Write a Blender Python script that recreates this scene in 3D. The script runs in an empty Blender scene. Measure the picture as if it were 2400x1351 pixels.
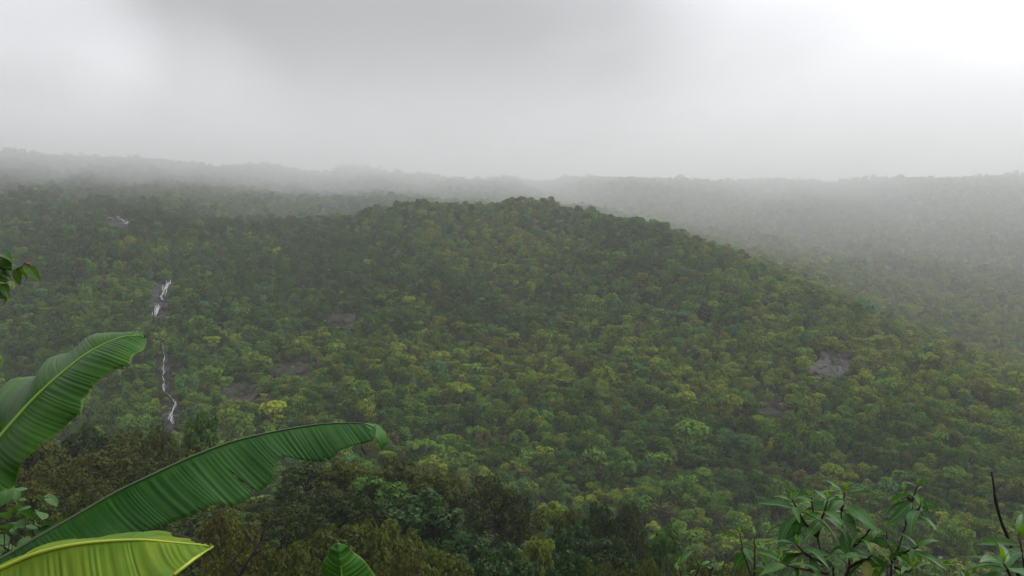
import bpy, math, random
import numpy as np
from mathutils import Vector, Matrix

random.seed(7)
RNG = np.random.default_rng(7)
R = math.radians
scene = bpy.context.scene
COL = scene.collection

# ------------------------------------------------------------------ camera, sky, sun, exposure
F = 1884.0            # focal length in photo pixels (photo 2400 x 1351)
CU, CV = 1200.0, 675.5
cam_data = bpy.data.cameras.new('camera')
cam_data.sensor_width = 36.0
cam_data.lens = 36.0 * F / 2400.0
cam_data.clip_start = 0.05
cam_data.clip_end = 6000
cam = bpy.data.objects.new('camera', cam_data)
cam.rotation_euler = (R(90), 0, 0)
COL.objects.link(cam)
scene.camera = cam

SUN_AZ, SUN_EL = R(64), R(46)          # azimuth clockwise from +Y (view direction)
sun_dir = Vector((math.sin(SUN_AZ) * math.cos(SUN_EL), math.cos(SUN_AZ) * math.cos(SUN_EL), math.sin(SUN_EL)))

world = bpy.data.worlds.new('World')
scene.world = world
world.use_nodes = True


def nd(nt, kind, **kw):
    n = nt.nodes.new(kind)
    for k, v in kw.items():
        if k == 'inp':
            for a, b in v.items():
                n.inputs[a].default_value = b
        else:
            setattr(n, k, v)
    return n


def build_world():
    nt = world.node_tree
    nt.nodes.clear()
    L = nt.links.new
    out = nd(nt, 'ShaderNodeOutputWorld')
    bg = nd(nt, 'ShaderNodeBackground', inp={'Strength': 1.0})
    L(bg.outputs[0], out.inputs[0])
    sky = nd(nt, 'ShaderNodeTexSky', sky_type='NISHITA', sun_disc=False)
    sky.sun_elevation = SUN_EL
    sky.sun_rotation = SUN_AZ
    tc = nd(nt, 'ShaderNodeTexCoord')
    nrm = nd(nt, 'ShaderNodeVectorMath', operation='NORMALIZE')
    L(tc.outputs['Generated'], nrm.inputs[0])
    sep = nd(nt, 'ShaderNodeSeparateXYZ')
    L(nrm.outputs[0], sep.inputs[0])
    # the cloud layer as a ceiling: direction projected on a plane overhead
    zz = nd(nt, 'ShaderNodeMath', operation='MAXIMUM', inp={1: 0.0})
    L(sep.outputs['Z'], zz.inputs[0])
    za = nd(nt, 'ShaderNodeMath', operation='ADD', inp={1: 0.22})
    L(zz.outputs[0], za.inputs[0])
    dv = nd(nt, 'ShaderNodeVectorMath', operation='DIVIDE')
    cmb = nd(nt, 'ShaderNodeCombineXYZ')
    for k in range(3):
        L(za.outputs[0], cmb.inputs[k])
    L(nrm.outputs[0], dv.inputs[0])
    L(cmb.outputs[0], dv.inputs[1])
    mp = nd(nt, 'ShaderNodeMapping')
    mp.inputs['Location'].default_value = (1.35, 0.2, 0.0)
    mp.inputs['Scale'].default_value = (0.75, 0.55, 0.0)
    L(dv.outputs[0], mp.inputs[0])
    ns = nd(nt, 'ShaderNodeTexNoise', inp={'Scale': 1.0, 'Detail': 5.0, 'Roughness': 0.5, 'Distortion': 0.5})
    L(mp.outputs[0], ns.inputs['Vector'])
    rp = nd(nt, 'ShaderNodeMapRange', interpolation_type='SMOOTHSTEP')
    rp.inputs['From Min'].default_value = 0.40
    rp.inputs['From Max'].default_value = 0.63
    rp.inputs['To Min'].default_value = 0.41
    rp.inputs['To Max'].default_value = 0.70
    L(ns.outputs[0], rp.inputs[0])
    # thinner cloud round the sun
    dt = nd(nt, 'ShaderNodeVectorMath', operation='DOT_PRODUCT')
    L(nrm.outputs[0], dt.inputs[0])
    dt.inputs[1].default_value = sun_dir
    g = nd(nt, 'ShaderNodeMapRange', interpolation_type='SMOOTHSTEP')
    g.inputs['From Min'].default_value = 0.48
    g.inputs['From Max'].default_value = 0.93
    g.inputs['To Min'].default_value = 0.0
    g.inputs['To Max'].default_value = 0.52
    L(dt.outputs['Value'], g.inputs[0])
    s1 = nd(nt, 'ShaderNodeMath', operation='ADD')
    L(rp.outputs[0], s1.inputs[0])
    L(g.outputs[0], s1.inputs[1])
    last = s1
    # breaks where the cloud is thin (as in the photograph at the left)
    for (u, v, w, amp) in ((110, 130, 0.9955, 0.26), (430, 345, 0.9935, 0.20), (2080, 90, 0.975, 0.22)):
        d = Vector(((u - CU) / F, 1.0, (CV - v) / F)).normalized()
        q = nd(nt, 'ShaderNodeVectorMath', operation='DOT_PRODUCT')
        L(nrm.outputs[0], q.inputs[0])
        q.inputs[1].default_value = d
        m = nd(nt, 'ShaderNodeMapRange', interpolation_type='SMOOTHERSTEP')
        m.inputs['From Min'].default_value = w - (1 - w) * 1.2
        m.inputs['From Max'].default_value = 1.0
        m.inputs['To Max'].default_value = amp
        L(q.outputs['Value'], m.inputs[0])
        ad = nd(nt, 'ShaderNodeMath', operation='ADD')
        L(last.outputs[0], ad.inputs[0])
        L(m.outputs[0], ad.inputs[1])
        last = ad
    # an overcast sky grows brighter from the horizon to the zenith
    cie = nd(nt, 'ShaderNodeMath', operation='MULTIPLY_ADD', inp={1: 1.5, 2: 0.72})
    L(zz.outputs[0], cie.inputs[0])
    ov = nd(nt, 'ShaderNodeMath', operation='MULTIPLY')
    L(last.outputs[0], ov.inputs[0]); L(cie.outputs[0], ov.inputs[1])
    last = ov
    tint = nd(nt, 'ShaderNodeVectorMath', operation='SCALE')
    tint.inputs[0].default_value = (0.985, 0.99, 1.02)
    L(last.outputs[0], tint.inputs['Scale'])
    sk = nd(nt, 'ShaderNodeVectorMath', operation='SCALE', inp={'Scale': 0.06})
    L(sky.outputs[0], sk.inputs[0])
    mix = nd(nt, 'ShaderNodeMix', data_type='RGBA')
    mix.inputs['Factor'].default_value = 0.96
    L(sk.outputs[0], mix.inputs['A'])
    L(tint.outputs[0], mix.inputs['B'])
    L(mix.outputs['Result'], bg.inputs['Color'])


build_world()

sun_data = bpy.data.lights.new('sun', 'SUN')
sun_data.energy = 1.5
sun_data.angle = R(20)
sun_data.color = (1.0, 0.96, 0.88)
sun = bpy.data.objects.new('sun', sun_data)
sun.rotation_euler = sun_dir.to_track_quat('Z', 'Y').to_euler()
COL.objects.link(sun)

scene.view_settings.view_transform = 'Standard'
scene.view_settings.look = 'None'
scene.view_settings.exposure = 0.0
scene.view_settings.gamma = 1.0
scene.view_settings.use_curve_mapping = False
cy = scene.cycles
cy.use_denoising = True
cy.max_bounces = 10
cy.diffuse_bounces = 2
cy.glossy_bounces = 2
cy.transmission_bounces = 3
cy.transparent_max_bounces = 6
cy.volume_bounces = 8
cy.use_adaptive_sampling = True
cy.adaptive_threshold = 0.02
cy.caustics_reflective = False
cy.caustics_refractive = False


# ------------------------------------------------------------------ helpers
def at(u, v, Y):
    return Vector(((u - CU) / F * Y, Y, (CV - v) / F * Y))


def px(p):
    return CU + F * p[0] / p[1], CV - F * p[2] / p[1]


def tag(o, label=None, cat=None, group=None, kind=None):
    if label: o['label'] = label
    if cat: o['category'] = cat
    if group: o['group'] = group
    if kind: o['kind'] = kind
    return o


def mesh_data(name, V, Fc, mat=None, smooth=False):
    me = bpy.data.meshes.new(name)
    me.from_pydata([tuple(map(float, v)) for v in V], [], [tuple(map(int, f)) for f in Fc])
    if mat: me.materials.append(mat)
    if smooth:
        me.polygons.foreach_set('use_smooth', [True] * len(me.polygons))
    me.update()
    return me


def obj(name, me, parent=None):
    o = bpy.data.objects.new(name, me)
    COL.objects.link(o)
    if parent is not None: o.parent = parent
    return o


def empty(name, loc):
    o = bpy.data.objects.new(name, None)
    o.location = loc
    o.empty_display_size = 0.3
    COL.objects.link(o)
    return o


def norm(a):
    return a / np.maximum(np.linalg.norm(a, axis=-1, keepdims=True), 1e-9)


def tube(pts, rad, sides=6, V=None, Fc=None, cap=True):
    V = [] if V is None else V
    Fc = [] if Fc is None else Fc
    pts = [Vector(p) for p in pts]
    base = len(V)
    n = len(pts)
    up = Vector((0.13, 0.31, 0.94))
    for i in range(n):
        t = (pts[min(i + 1, n - 1)] - pts[max(i - 1, 0)])
        t = t.normalized() if t.length > 1e-9 else Vector((0, 0, 1))
        if abs(t.dot(up)) > 0.95: up = Vector((1, 0.2, 0.1)).normalized()
        a = t.cross(up).normalized()
        b = t.cross(a)
        for k in range(sides):
            an = 2 * math.pi * k / sides
            V.append(pts[i] + (a * math.cos(an) + b * math.sin(an)) * rad[i])
    for i in range(n - 1):
        for k in range(sides):
            k2 = (k + 1) % sides
            Fc.append((base + i * sides + k, base + i * sides + k2, base + (i + 1) * sides + k2, base + (i + 1) * sides + k))
    if cap:
        Fc.append(tuple(base + (n - 1) * sides + k for k in range(sides)))
        Fc.append(tuple(base + k for k in reversed(range(sides))))
    return V, Fc


# value noise in numpy
_P = RNG.random((256, 256))


def vnoise(x, y):
    x = np.asarray(x, float); y = np.asarray(y, float)
    xi = np.floor(x).astype(int); yi = np.floor(y).astype(int)
    xf = x - xi; yf = y - yi
    sx = xf * xf * (3 - 2 * xf); sy = yf * yf * (3 - 2 * yf)
    g = lambda a, b: _P[a & 255, b & 255]
    return ((g(xi, yi) * (1 - sx) + g(xi + 1, yi) * sx) * (1 - sy) + (g(xi, yi + 1) * (1 - sx) + g(xi + 1, yi + 1) * sx) * sy) * 2 - 1


def fbm(x, y, o=3):
    s = 0; a = 1.0; t = 0
    for k in range(o):
        s = s + a * vnoise(x * 2 ** k + 17.3 * k, y * 2 ** k - 9.1 * k); t += a; a *= 0.5
    return s / t


# ------------------------------------------------------------------ materials
def new_mat(name):
    m = bpy.data.materials.new(name)
    m.use_nodes = True
    m.node_tree.nodes.clear()
    return m, m.node_tree, m.node_tree.links.new


def leaf_mat(name, c1, c2, transl=0.3, rough=0.5, spec=0.3, island=0.5, far=False):
    """foliage: colour varies from plant to plant and from leaf to leaf"""
    m, nt, L = new_mat(name)
    out = nd(nt, 'ShaderNodeOutputMaterial')
    oi = nd(nt, 'ShaderNodeObjectInfo')
    geo = nd(nt, 'ShaderNodeNewGeometry')
    mx = nd(nt, 'ShaderNodeMix', data_type='RGBA')
    mx.inputs['A'].default_value = (*c1, 1); mx.inputs['B'].default_value = (*c2, 1)
    L(oi.outputs['Random'], mx.inputs['Factor'])
    hs = nd(nt, 'ShaderNodeHueSaturation')
    mr = nd(nt, 'ShaderNodeMapRange')
    mr.inputs['To Min'].default_value = 1 - island; mr.inputs['To Max'].default_value = 1 + island
    L(geo.outputs['Random Per Island'], mr.inputs[0])
    tv = nd(nt, 'ShaderNodeMath', operation='MULTIPLY', inp={1: 7.31}); L(oi.outputs['Random'], tv.inputs[0])
    tf = nd(nt, 'ShaderNodeMath', operation='FRACT'); L(tv.outputs[0], tf.inputs[0])
    tm = nd(nt, 'ShaderNodeMapRange'); tm.inputs['To Min'].default_value = 0.68 if far else 0.9; tm.inputs['To Max'].default_value = 1.36 if far else 1.1
    L(tf.outputs[0], tm.inputs[0])
    vm = nd(nt, 'ShaderNodeMath', operation='MULTIPLY'); L(mr.outputs[0], vm.inputs[0]); L(tm.outputs[0], vm.inputs[1])
    L(vm.outputs[0], hs.inputs['Value'])
    mh = nd(nt, 'ShaderNodeMapRange')
    mh.inputs['To Min'].default_value = 0.485; mh.inputs['To Max'].default_value = 0.515
    L(geo.outputs['Random Per Island'], mh.inputs[0])
    L(mh.outputs[0], hs.inputs['Hue'])
    L(mx.outputs['Result'], hs.inputs['Color'])
    tr = nd(nt, 'ShaderNodeBsdfTranslucent')
    L(hs.outputs[0], tr.inputs['Color'])
    ms = nd(nt, 'ShaderNodeMixShader', inp={0: transl})
    if far:
        d = nd(nt, 'ShaderNodeBsdfDiffuse')
        L(hs.outputs[0], d.inputs['Color'])
    else:
        d = nd(nt, 'ShaderNodeBsdfPrincipled', inp={'Roughness': rough, 'Specular IOR Level': spec})
        L(hs.outputs[0], d.inputs['Base Color'])
    L(d.outputs[0], ms.inputs[1]); L(tr.outputs[0], ms.inputs[2])
    L(ms.outputs[0], out.inputs['Surface'])
    return m


def bark_mat(name, c1, c2, scale=6):
    m, nt, L = new_mat(name)
    out = nd(nt, 'ShaderNodeOutputMaterial')
    tc = nd(nt, 'ShaderNodeTexCoord')
    ns = nd(nt, 'ShaderNodeTexNoise', inp={'Scale': scale, 'Detail': 4.0})
    L(tc.outputs['Object'], ns.inputs['Vector'])
    mx = nd(nt, 'ShaderNodeMix', data_type='RGBA')
    mx.inputs['A'].default_value = (*c1, 1); mx.inputs['B'].default_value = (*c2, 1)
    L(ns.outputs[0], mx.inputs['Factor'])
    p = nd(nt, 'ShaderNodeBsdfPrincipled', inp={'Roughness': 0.85, 'Specular IOR Level': 0.2})
    L(mx.outputs['Result'], p.inputs['Base Color'])
    b = nd(nt, 'ShaderNodeBump', inp={'Strength': 0.4, 'Distance': 0.02})
    L(ns.outputs[0], b.inputs['Height']); L(b.outputs[0], p.inputs['Normal'])
    L(p.outputs[0], out.inputs['Surface'])
    return m


def ground_mat():
    m, nt, L = new_mat('forest_floor')
    out = nd(nt, 'ShaderNodeOutputMaterial')
    tc = nd(nt, 'ShaderNodeTexCoord')
    n1 = nd(nt, 'ShaderNodeTexNoise', inp={'Scale': 0.06, 'Detail': 6.0, 'Roughness': 0.65})
    n2 = nd(nt, 'ShaderNodeTexNoise', inp={'Scale': 1.1, 'Detail': 5.0, 'Roughness': 0.7})
    L(tc.outputs['Object'], n1.inputs['Vector']); L(tc.outputs['Object'], n2.inputs['Vector'])
    mx = nd(nt, 'ShaderNodeMix', data_type='RGBA')
    mx.inputs['A'].default_value = (0.018, 0.035, 0.012, 1); mx.inputs['B'].default_value = (0.05, 0.042, 0.022, 1)
    L(n1.outputs[0], mx.inputs['Factor'])
    mx2 = nd(nt, 'ShaderNodeMix', data_type='RGBA', blend_type='MULTIPLY')
    mx2.inputs['Factor'].default_value = 0.6
    L(mx.outputs['Result'], mx2.inputs['A']); L(n2.outputs[0], mx2.inputs['B'])
    p = nd(nt, 'ShaderNodeBsdfPrincipled', inp={'Roughness': 0.9, 'Specular IOR Level': 0.2})
    L(mx2.outputs['Result'], p.inputs['Base Color'])
    b = nd(nt, 'ShaderNodeBump', inp={'Strength': 0.6, 'Distance': 0.3})
    L(n2.outputs[0], b.inputs['Height']); L(b.outputs[0], p.inputs['Normal'])
    L(p.outputs[0], out.inputs['Surface'])
    return m


def rock_mat(name, c1, c2):
    m, nt, L = new_mat(name)
    out = nd(nt, 'ShaderNodeOutputMaterial')
    tc = nd(nt, 'ShaderNodeTexCoord')
    mp = nd(nt, 'ShaderNodeMapping'); mp.inputs['Scale'].default_value = (0.5, 0.12, 0.12)
    L(tc.outputs['Object'], mp.inputs[0])
    n1 = nd(nt, 'ShaderNodeTexNoise', inp={'Scale': 1.0, 'Detail': 8.0, 'Roughness': 0.65, 'Distortion': 0.6})
    L(mp.outputs[0], n1.inputs['Vector'])
    mr = nd(nt, 'ShaderNodeMapRange', interpolation_type='SMOOTHSTEP')
    mr.inputs['From Min'].default_value = 0.38; mr.inputs['From Max'].default_value = 0.64
    L(n1.outputs[0], mr.inputs[0])
    mx = nd(nt, 'ShaderNodeMix', data_type='RGBA')
    mx.inputs['A'].default_value = (*c1, 1); mx.inputs['B'].default_value = (*c2, 1)
    L(mr.outputs[0], mx.inputs['Factor'])
    p = nd(nt, 'ShaderNodeBsdfPrincipled', inp={'Roughness': 0.85, 'Specular IOR Level': 0.12})
    L(mx.outputs['Result'], p.inputs['Base Color'])
    b = nd(nt, 'ShaderNodeBump', inp={'Strength': 0.8, 'Distance': 0.6})
    L(n1.outputs[0], b.inputs['Height']); L(b.outputs[0], p.inputs['Normal'])
    L(p.outputs[0], out.inputs['Surface'])
    return m


def plain_mat(name, c, rough=0.6, spec=0.3, var=0.3, scale=8):
    m, nt, L = new_mat(name)
    out = nd(nt, 'ShaderNodeOutputMaterial')
    tc = nd(nt, 'ShaderNodeTexCoord')
    ns = nd(nt, 'ShaderNodeTexNoise', inp={'Scale': scale, 'Detail': 3.0})
    L(tc.outputs['Object'], ns.inputs['Vector'])
    hs = nd(nt, 'ShaderNodeHueSaturation')
    hs.inputs['Color'].default_value = (*c, 1)
    mr = nd(nt, 'ShaderNodeMapRange'); mr.inputs['To Min'].default_value = 1 - var; mr.inputs['To Max'].default_value = 1 + var
    L(ns.outputs[0], mr.inputs[0]); L(mr.outputs[0], hs.inputs['Value'])
    p = nd(nt, 'ShaderNodeBsdfPrincipled', inp={'Roughness': rough, 'Specular IOR Level': spec})
    L(hs.outputs[0], p.inputs['Base Color'])
    L(p.outputs[0], out.inputs['Surface'])
    return m


def volume_mat(name, density, col, aniso):
    m, nt, L = new_mat(name)
    out = nd(nt, 'ShaderNodeOutputMaterial')
    v = nd(nt, 'ShaderNodeVolumePrincipled')
    v.inputs['Color'].default_value = (*col, 1)
    v.inputs['Density'].default_value = density
    v.inputs['Anisotropy'].default_value = aniso
    L(v.outputs[0], out.inputs['Volume'])
    return m


M_bark = bark_mat('bark', (0.018, 0.014, 0.010), (0.05, 0.042, 0.034))
M_bark_dark = bark_mat('wet_dark_bark', (0.010, 0.008, 0.007), (0.028, 0.022, 0.018), 12)

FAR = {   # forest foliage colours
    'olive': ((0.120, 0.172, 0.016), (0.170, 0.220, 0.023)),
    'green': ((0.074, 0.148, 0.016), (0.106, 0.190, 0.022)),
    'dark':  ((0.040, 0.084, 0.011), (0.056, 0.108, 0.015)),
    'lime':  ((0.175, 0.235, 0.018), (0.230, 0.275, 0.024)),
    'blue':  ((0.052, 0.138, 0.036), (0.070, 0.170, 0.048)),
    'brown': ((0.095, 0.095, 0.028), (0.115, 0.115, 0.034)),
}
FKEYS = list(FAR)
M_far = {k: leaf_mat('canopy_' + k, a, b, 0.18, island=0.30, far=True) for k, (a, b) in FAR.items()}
M_near = {
    'olive': leaf_mat('leaves_olive', (0.052, 0.072, 0.007), (0.075, 0.095, 0.009), 0.3, 0.6, 0.12, 0.36),
    'green': leaf_mat('leaves_green', (0.040, 0.100, 0.010), (0.060, 0.130, 0.014), 0.3, 0.6, 0.15, 0.34),
    'glossy': leaf_mat('leaves_dark_glossy', (0.020, 0.058, 0.009), (0.030, 0.076, 0.012), 0.2, 0.5, 0.14, 0.34),
    'dark': leaf_mat('leaves_dark', (0.024, 0.048, 0.007), (0.036, 0.062, 0.009), 0.25, 0.6, 0.12, 0.36),
    'lime': leaf_mat('leaves_lime', (0.120, 0.170, 0.012), (0.150, 0.195, 0.015), 0.35, 0.6, 0.15, 0.32),
    'brown': leaf_mat('leaves_brown', (0.032, 0.050, 0.007), (0.046, 0.064, 0.009), 0.3, 0.6, 0.12, 0.42),
    'rust': leaf_mat('leaves_rust_yellow', (0.054, 0.060, 0.007), (0.078, 0.080, 0.008), 0.3, 0.6, 0.12, 0.45),
}

# ------------------------------------------------------------------ terrain
US = [-500, 0, 350, 700, 1000, 1300, 1500, 1700, 1900, 2150, 2400, 2900]
CANOPY = 4.5
feat = []   # (Y list, z list) for every feature along the view
one = lambda v: [float(v)] * len(US)
feat.append((one(0), one(-1.7)))
feat.append((one(1.2), one(-1.75)))
feat.append((one(4.5), one(-3.6)))
feat.append((one(15), one(-10.5)))
feat.append((one(55), [-24, -24, -24.5, -25, -25.5, -26, -27, -30, -33, -34, -35, -36]))
feat.append((one(85), [-26, -26, -26, -27, -28.5, -31, -34, -40, -45, -47, -49, -50]))
feat.append((one(110), [-27, -27, -27.5, -28.5, -31, -38, -43, -48, -54, -58, -60, -62]))
feat.append((one(160), [-64, -64, -66, -70, -74, -78, -78, -80, -80, -80, -80, -80]))


def vf(Y, v):
    feat.append((Y, [(CV - b) / F * a - CANOPY for a, b in zip(Y, v)]))


vf([215, 215, 210, 205, 200, 195, 190, 187, 184, 180, 177, 175], [1160, 1160, 1160, 1180, 1230, 1260, 1290, 1330, 1360, 1400, 1430, 1460])
vf([285, 280, 270, 275, 275, 270, 262, 255, 245, 235, 225, 220], [930, 930, 940, 900, 920, 940, 970, 990, 1020, 1060, 1100, 1130])
vf([370, 365, 345, 375, 380, 365, 345, 325, 310, 295, 280, 270], [690, 700, 690, 690, 670, 690, 730, 770, 830, 880, 950, 1000])
vf([480, 470, 460, 500, 505, 480, 440, 410, 385, 365, 340, 320], [500, 510, 520, 500, 472, 474, 532, 606, 672, 768, 862, 940])
vf([540, 530, 540, 570, 600, 590, 545, 500, 465, 440, 410, 390], [450, 455, 475, 512, 530, 532, 545, 600, 668, 764, 857, 935])
vf([620, 610, 640, 680, 700, 690, 670, 640, 610, 580, 550, 520], [400, 415, 440, 452, 470, 490, 525, 553, 580, 622, 655, 705])
vf([650, 640, 680, 740, 770, 765, 740, 705, 675, 645, 615, 585], [385, 400, 425, 447, 465, 482, 503, 530, 556, 592, 622, 672])
vf([740, 730, 760, 850, 900, 915, 890, 850, 820, 800, 790, 780], [345, 352, 378, 388, 402, 418, 412, 412, 415, 415, 412, 410])
feat.append((one(1150), [z - 25 for z in feat[-1][1]]))
feat.append((one(1700), [z - 110 for z in feat[-2][1]]))


def gauss(a, s, axis):
    k = int(3 * s) + 1
    w = np.exp(-0.5 * (np.arange(-k, k + 1) / s) ** 2); w /= w.sum()
    pad = [(0, 0)] * a.ndim; pad[axis] = (k, k)
    ap = np.pad(a, pad, mode='edge')
    return np.apply_along_axis(lambda r: np.convolve(r, w, 'valid'), axis, ap)


UG = np.arange(-500, 2901, 20.0)
YG = np.arange(0, 1701, 2.5)
FY = np.array([f[0] for f in feat]); FZ = np.array([f[1] for f in feat])
FYg = gauss(np.array([np.interp(UG, US, r) for r in FY]), 3.0, 1)
FZg = gauss(np.array([np.interp(UG, US, r) for r in FZ]), 3.0, 1)
H0 = np.array([np.interp(YG, FYg[:, i], FZg[:, i]) for i in range(len(UG))])
H1 = gauss(H0, 3.0, 1)
wt = np.clip((YG - 25) / 30, 0, 1)[None, :]
HG = H0 * (1 - wt) + H1 * wt


def terrain(x, y):
    x = np.asarray(x, float); y = np.asarray(y, float)
    yy = np.clip(y, 0, 1699)
    u = np.clip(CU + F * x / np.maximum(y, 12.0), -499, 2899)
    a = (u + 500) / 20.0; b = yy / 2.5
    ai = np.floor(a).astype(int); bi = np.floor(b).astype(int)
    ai = np.clip(ai, 0, len(UG) - 2); bi = np.clip(bi, 0, len(YG) - 2)
    af = a - ai; bf = b - bi
    z = (HG[ai, bi] * (1 - af) * (1 - bf) + HG[ai + 1, bi] * af * (1 - bf) + HG[ai, bi + 1] * (1 - af) * bf + HG[ai + 1, bi + 1] * af * bf)
    w = np.clip((y - 120) / 120, 0, 1)
    z = z + w * (5.0 * fbm(x / 75 + 3.1, y / 75 + 1.7, 2) + 2.2 * fbm(x / 24 + 8.2, y / 24, 2))
    z = z + w * 4.5 * (0.5 - 2 * np.abs(fbm(x / 62 + y / 210 + 2.2, y / 330 + .4, 2)))
    w2 = np.clip((y - 20) / 40, 0, 1) * (1 - w)
    z = z + w2 * 1.2 * fbm(x / 14 + 5, y / 14, 2)
    return z


def hit(u, v, y0=120.0, y1=1000.0):
    ys = np.arange(y0, y1, 1.0)
    xs = (u - CU) / F * ys
    zr = (CV - v) / F * ys
    zt = terrain(xs, ys)
    k = np.argmax(zt >= zr)
    if zt[k] < zr[k]: k = len(ys) - 1
    return Vector((xs[k], ys[k], zt[k]))


def build_terrain():
    M = ground_mat()
    parts = []
    xs = np.concatenate([np.arange(-1500, -600, 20.0), np.arange(-600, 601, 5.0), np.arange(620, 1501, 20.0)])
    near = np.arange(-60, 0, 4.0)
    ys = np.concatenate([near, np.arange(0, 20, 1.0), np.arange(20, 120, 3.0), np.arange(120, 1060, 5.0), np.arange(1060, 1701, 20.0)])
    # finer columns close to the camera
    xs = np.unique(np.concatenate([xs, np.arange(-24, 24.1, 1.5)]))
    X, Y = np.meshgrid(xs, ys)
    Z = terrain(X, Y)
    V = np.stack([X, Y, Z], -1).reshape(-1, 3)
    nx, ny = len(xs), len(ys)
    idx = np.arange(nx * ny).reshape(ny, nx)
    Fc = np.stack([idx[:-1, :-1], idx[:-1, 1:], idx[1:, 1:], idx[1:, :-1]], -1).reshape(-1, 4)
    me = bpy.data.meshes.new('hillside')
    me.from_pydata(V.tolist(), [], Fc.tolist())
    me.materials.append(M)
    me.polygons.foreach_set('use_smooth', [True] * len(me.polygons))
    o = obj('hillside', me)
    tag(o, 'forested valley floor and hillsides rising into the mist', kind='structure')
    return float(Z.min()), float(Z.max())


ZMIN, ZMAX = build_terrain()

# ------------------------------------------------------------------ rock faces and falling water
M_rock_grey = rock_mat('wet_grey_rock', (0.020, 0.019, 0.020), (0.075, 0.070, 0.072))
M_rock_pale = rock_mat('pale_grey_rock', (0.022, 0.024, 0.020), (0.085, 0.082, 0.075))
M_rock_brown = rock_mat('brown_grey_rock', (0.014, 0.014, 0.010), (0.046, 0.042, 0.034))
ROCKS = []      # (u, v, ru, rv, Y)


def rock_face(u, v, ru, rv, tilt, mat, label, lift=1.0, seed=0):
    """an outcrop that follows the slope, uneven outline, real thickness"""
    n, m = 40, 16
    c, s = math.cos(tilt), math.sin(tilt)
    c0 = hit(u, v)
    V = []
    rn = np.random.default_rng(seed + 40)
    ph = rn.random(6) * 6.28
    for j in range(m + 1):
        q = j / m
        for i in range(n):
            a = 2 * math.pi * i / n
            rr = q * (1 + 0.18 * math.sin(2 * a + ph[0]) + 0.14 * math.sin(3 * a + ph[1]) + 0.10 * math.sin(5 * a + ph[2]) + 0.07 * math.sin(8 * a + ph[3]))
            du, dv = ru * rr * math.cos(a), rv * rr * math.sin(a)
            p = hit(u + du * c - dv * s, v + du * s + dv * c)
            bump = lift * (0.9 + 1.5 * float(fbm(p.x / 5 + seed, p.z / 4 + p.y / 9, 3)))
            ledge = 0.9 * lift * (math.floor(p.z / 2.2 + 0.7 * float(fbm(p.x / 9, p.y / 9, 2))) % 2)
            h = (bump + ledge) if j < m else -1.5
            V.append(p + Vector((0, -0.45, 0.9)) * h - c0)
    Fc = []
    for j in range(m):
        for i in range(n):
            i2 = (i + 1) % n
            if j == 0:
                Fc.append((0, (j + 1) * n + i, (j + 1) * n + i2))
            else:
                Fc.append((j * n + i, (j + 1) * n + i, (j + 1) * n + i2, j * n + i2))
    o = obj('rock_face', mesh_data('rock_face', V, Fc, mat))
    o.location = c0
    tag(o, label, 'rock face', 'bare rock faces on the forested slope')
    ROCKS.append((u, v, max(ru, rv * .6) * 1.0, max(rv, ru * .25) * 1.0, c0.y))
    return o


rock_face(376, 716, 24, 50, 0.28, M_rock_grey, 'dark wet rock face behind the middle waterfall', 1.2, 1)
rock_face(276, 528, 34, 13, 0.25, M_rock_grey, 'small grey rock shelf under the highest waterfall, half in mist', 1.0, 2)
rock_face(1950, 866, 60, 30, 0.25, M_rock_pale, 'pale grey rock slab among trees on the right-hand slope', 1.0, 3)
rock_face(1812, 962, 46, 18, 0.0, M_rock_brown, 'small brownish rock patch below and left of the pale slab', 0.8, 4)
rock_face(690, 868, 72, 19, -0.30, M_rock_brown, 'long dull brown rock band in the middle of the left slope', 0.8, 5)
rock_face(560, 930, 58, 19, -0.25, M_rock_brown, 'dull brown rock band above the arching banana leaf', 0.8, 6)
rock_face(800, 758, 48, 19, 0.0, M_rock_brown, 'dull brown rock patch above the long brown band', 0.8, 7)
rock_face(402, 985, 18, 46, 0.05, M_rock_grey, 'dark wet rock face behind the lowest white cascade', 1.0, 8)
rock_face(389, 890, 9, 52, 0.0, M_rock_grey, 'narrow dark rock gully behind the thin broken trickle', 0.8, 9)

M_water = plain_mat('white_water', (0.46, 0.47, 0.49), 0.5, 0.3, 0.5, 0.8)


def water_strands(strands, label, group='white falls down the left gully'):
    """each strand a ribbon of falling water lying on the rock, pixels give its course"""
    V, Fc = [], []
    c0 = hit(*strands[0][0][:2])
    for st in strands:
        w = st[1] if not isinstance(st[1], tuple) else 1.0
        pts = st[0:1] + st[2:] if not isinstance(st[1], tuple) else st
        fine = []
        for a, b in zip(pts[:-1], pts[1:]):
            k = max(2, int(math.hypot(b[0] - a[0], b[1] - a[1]) / 4))
            for t in range(k):
                f = t / k
                fine.append((a[0] + (b[0] - a[0]) * f + random.uniform(-.9, .9), a[1] + (b[1] - a[1]) * f))
        fine.append(pts[-1])
        for rep in range(3):
          ox = random.uniform(-.55, .55) * w; P = []; rad = []
          for i, (a, b) in enumerate(fine):
            p = hit(a + ox + random.uniform(-.25, .25) * w, b) + Vector((0, -1.7, 2.9)) * 0.95
            P.append(p - c0)
            e = min(1.0, 0.4 + min(i, len(fine) - 1 - i) * 0.35)
            rad.append(w * 0.2 * p.y / F * e * random.uniform(0.3, 0.95))
          tube(P, rad, 5, V, Fc)
    o = obj('waterfall', mesh_data('waterfall', V, Fc, M_water, True))
    o.location = c0
    tag(o, label, 'waterfall', group, 'structure')
    return o


def S(w, *pts):
    return [pts[0], w, *pts[1:]]


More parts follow.
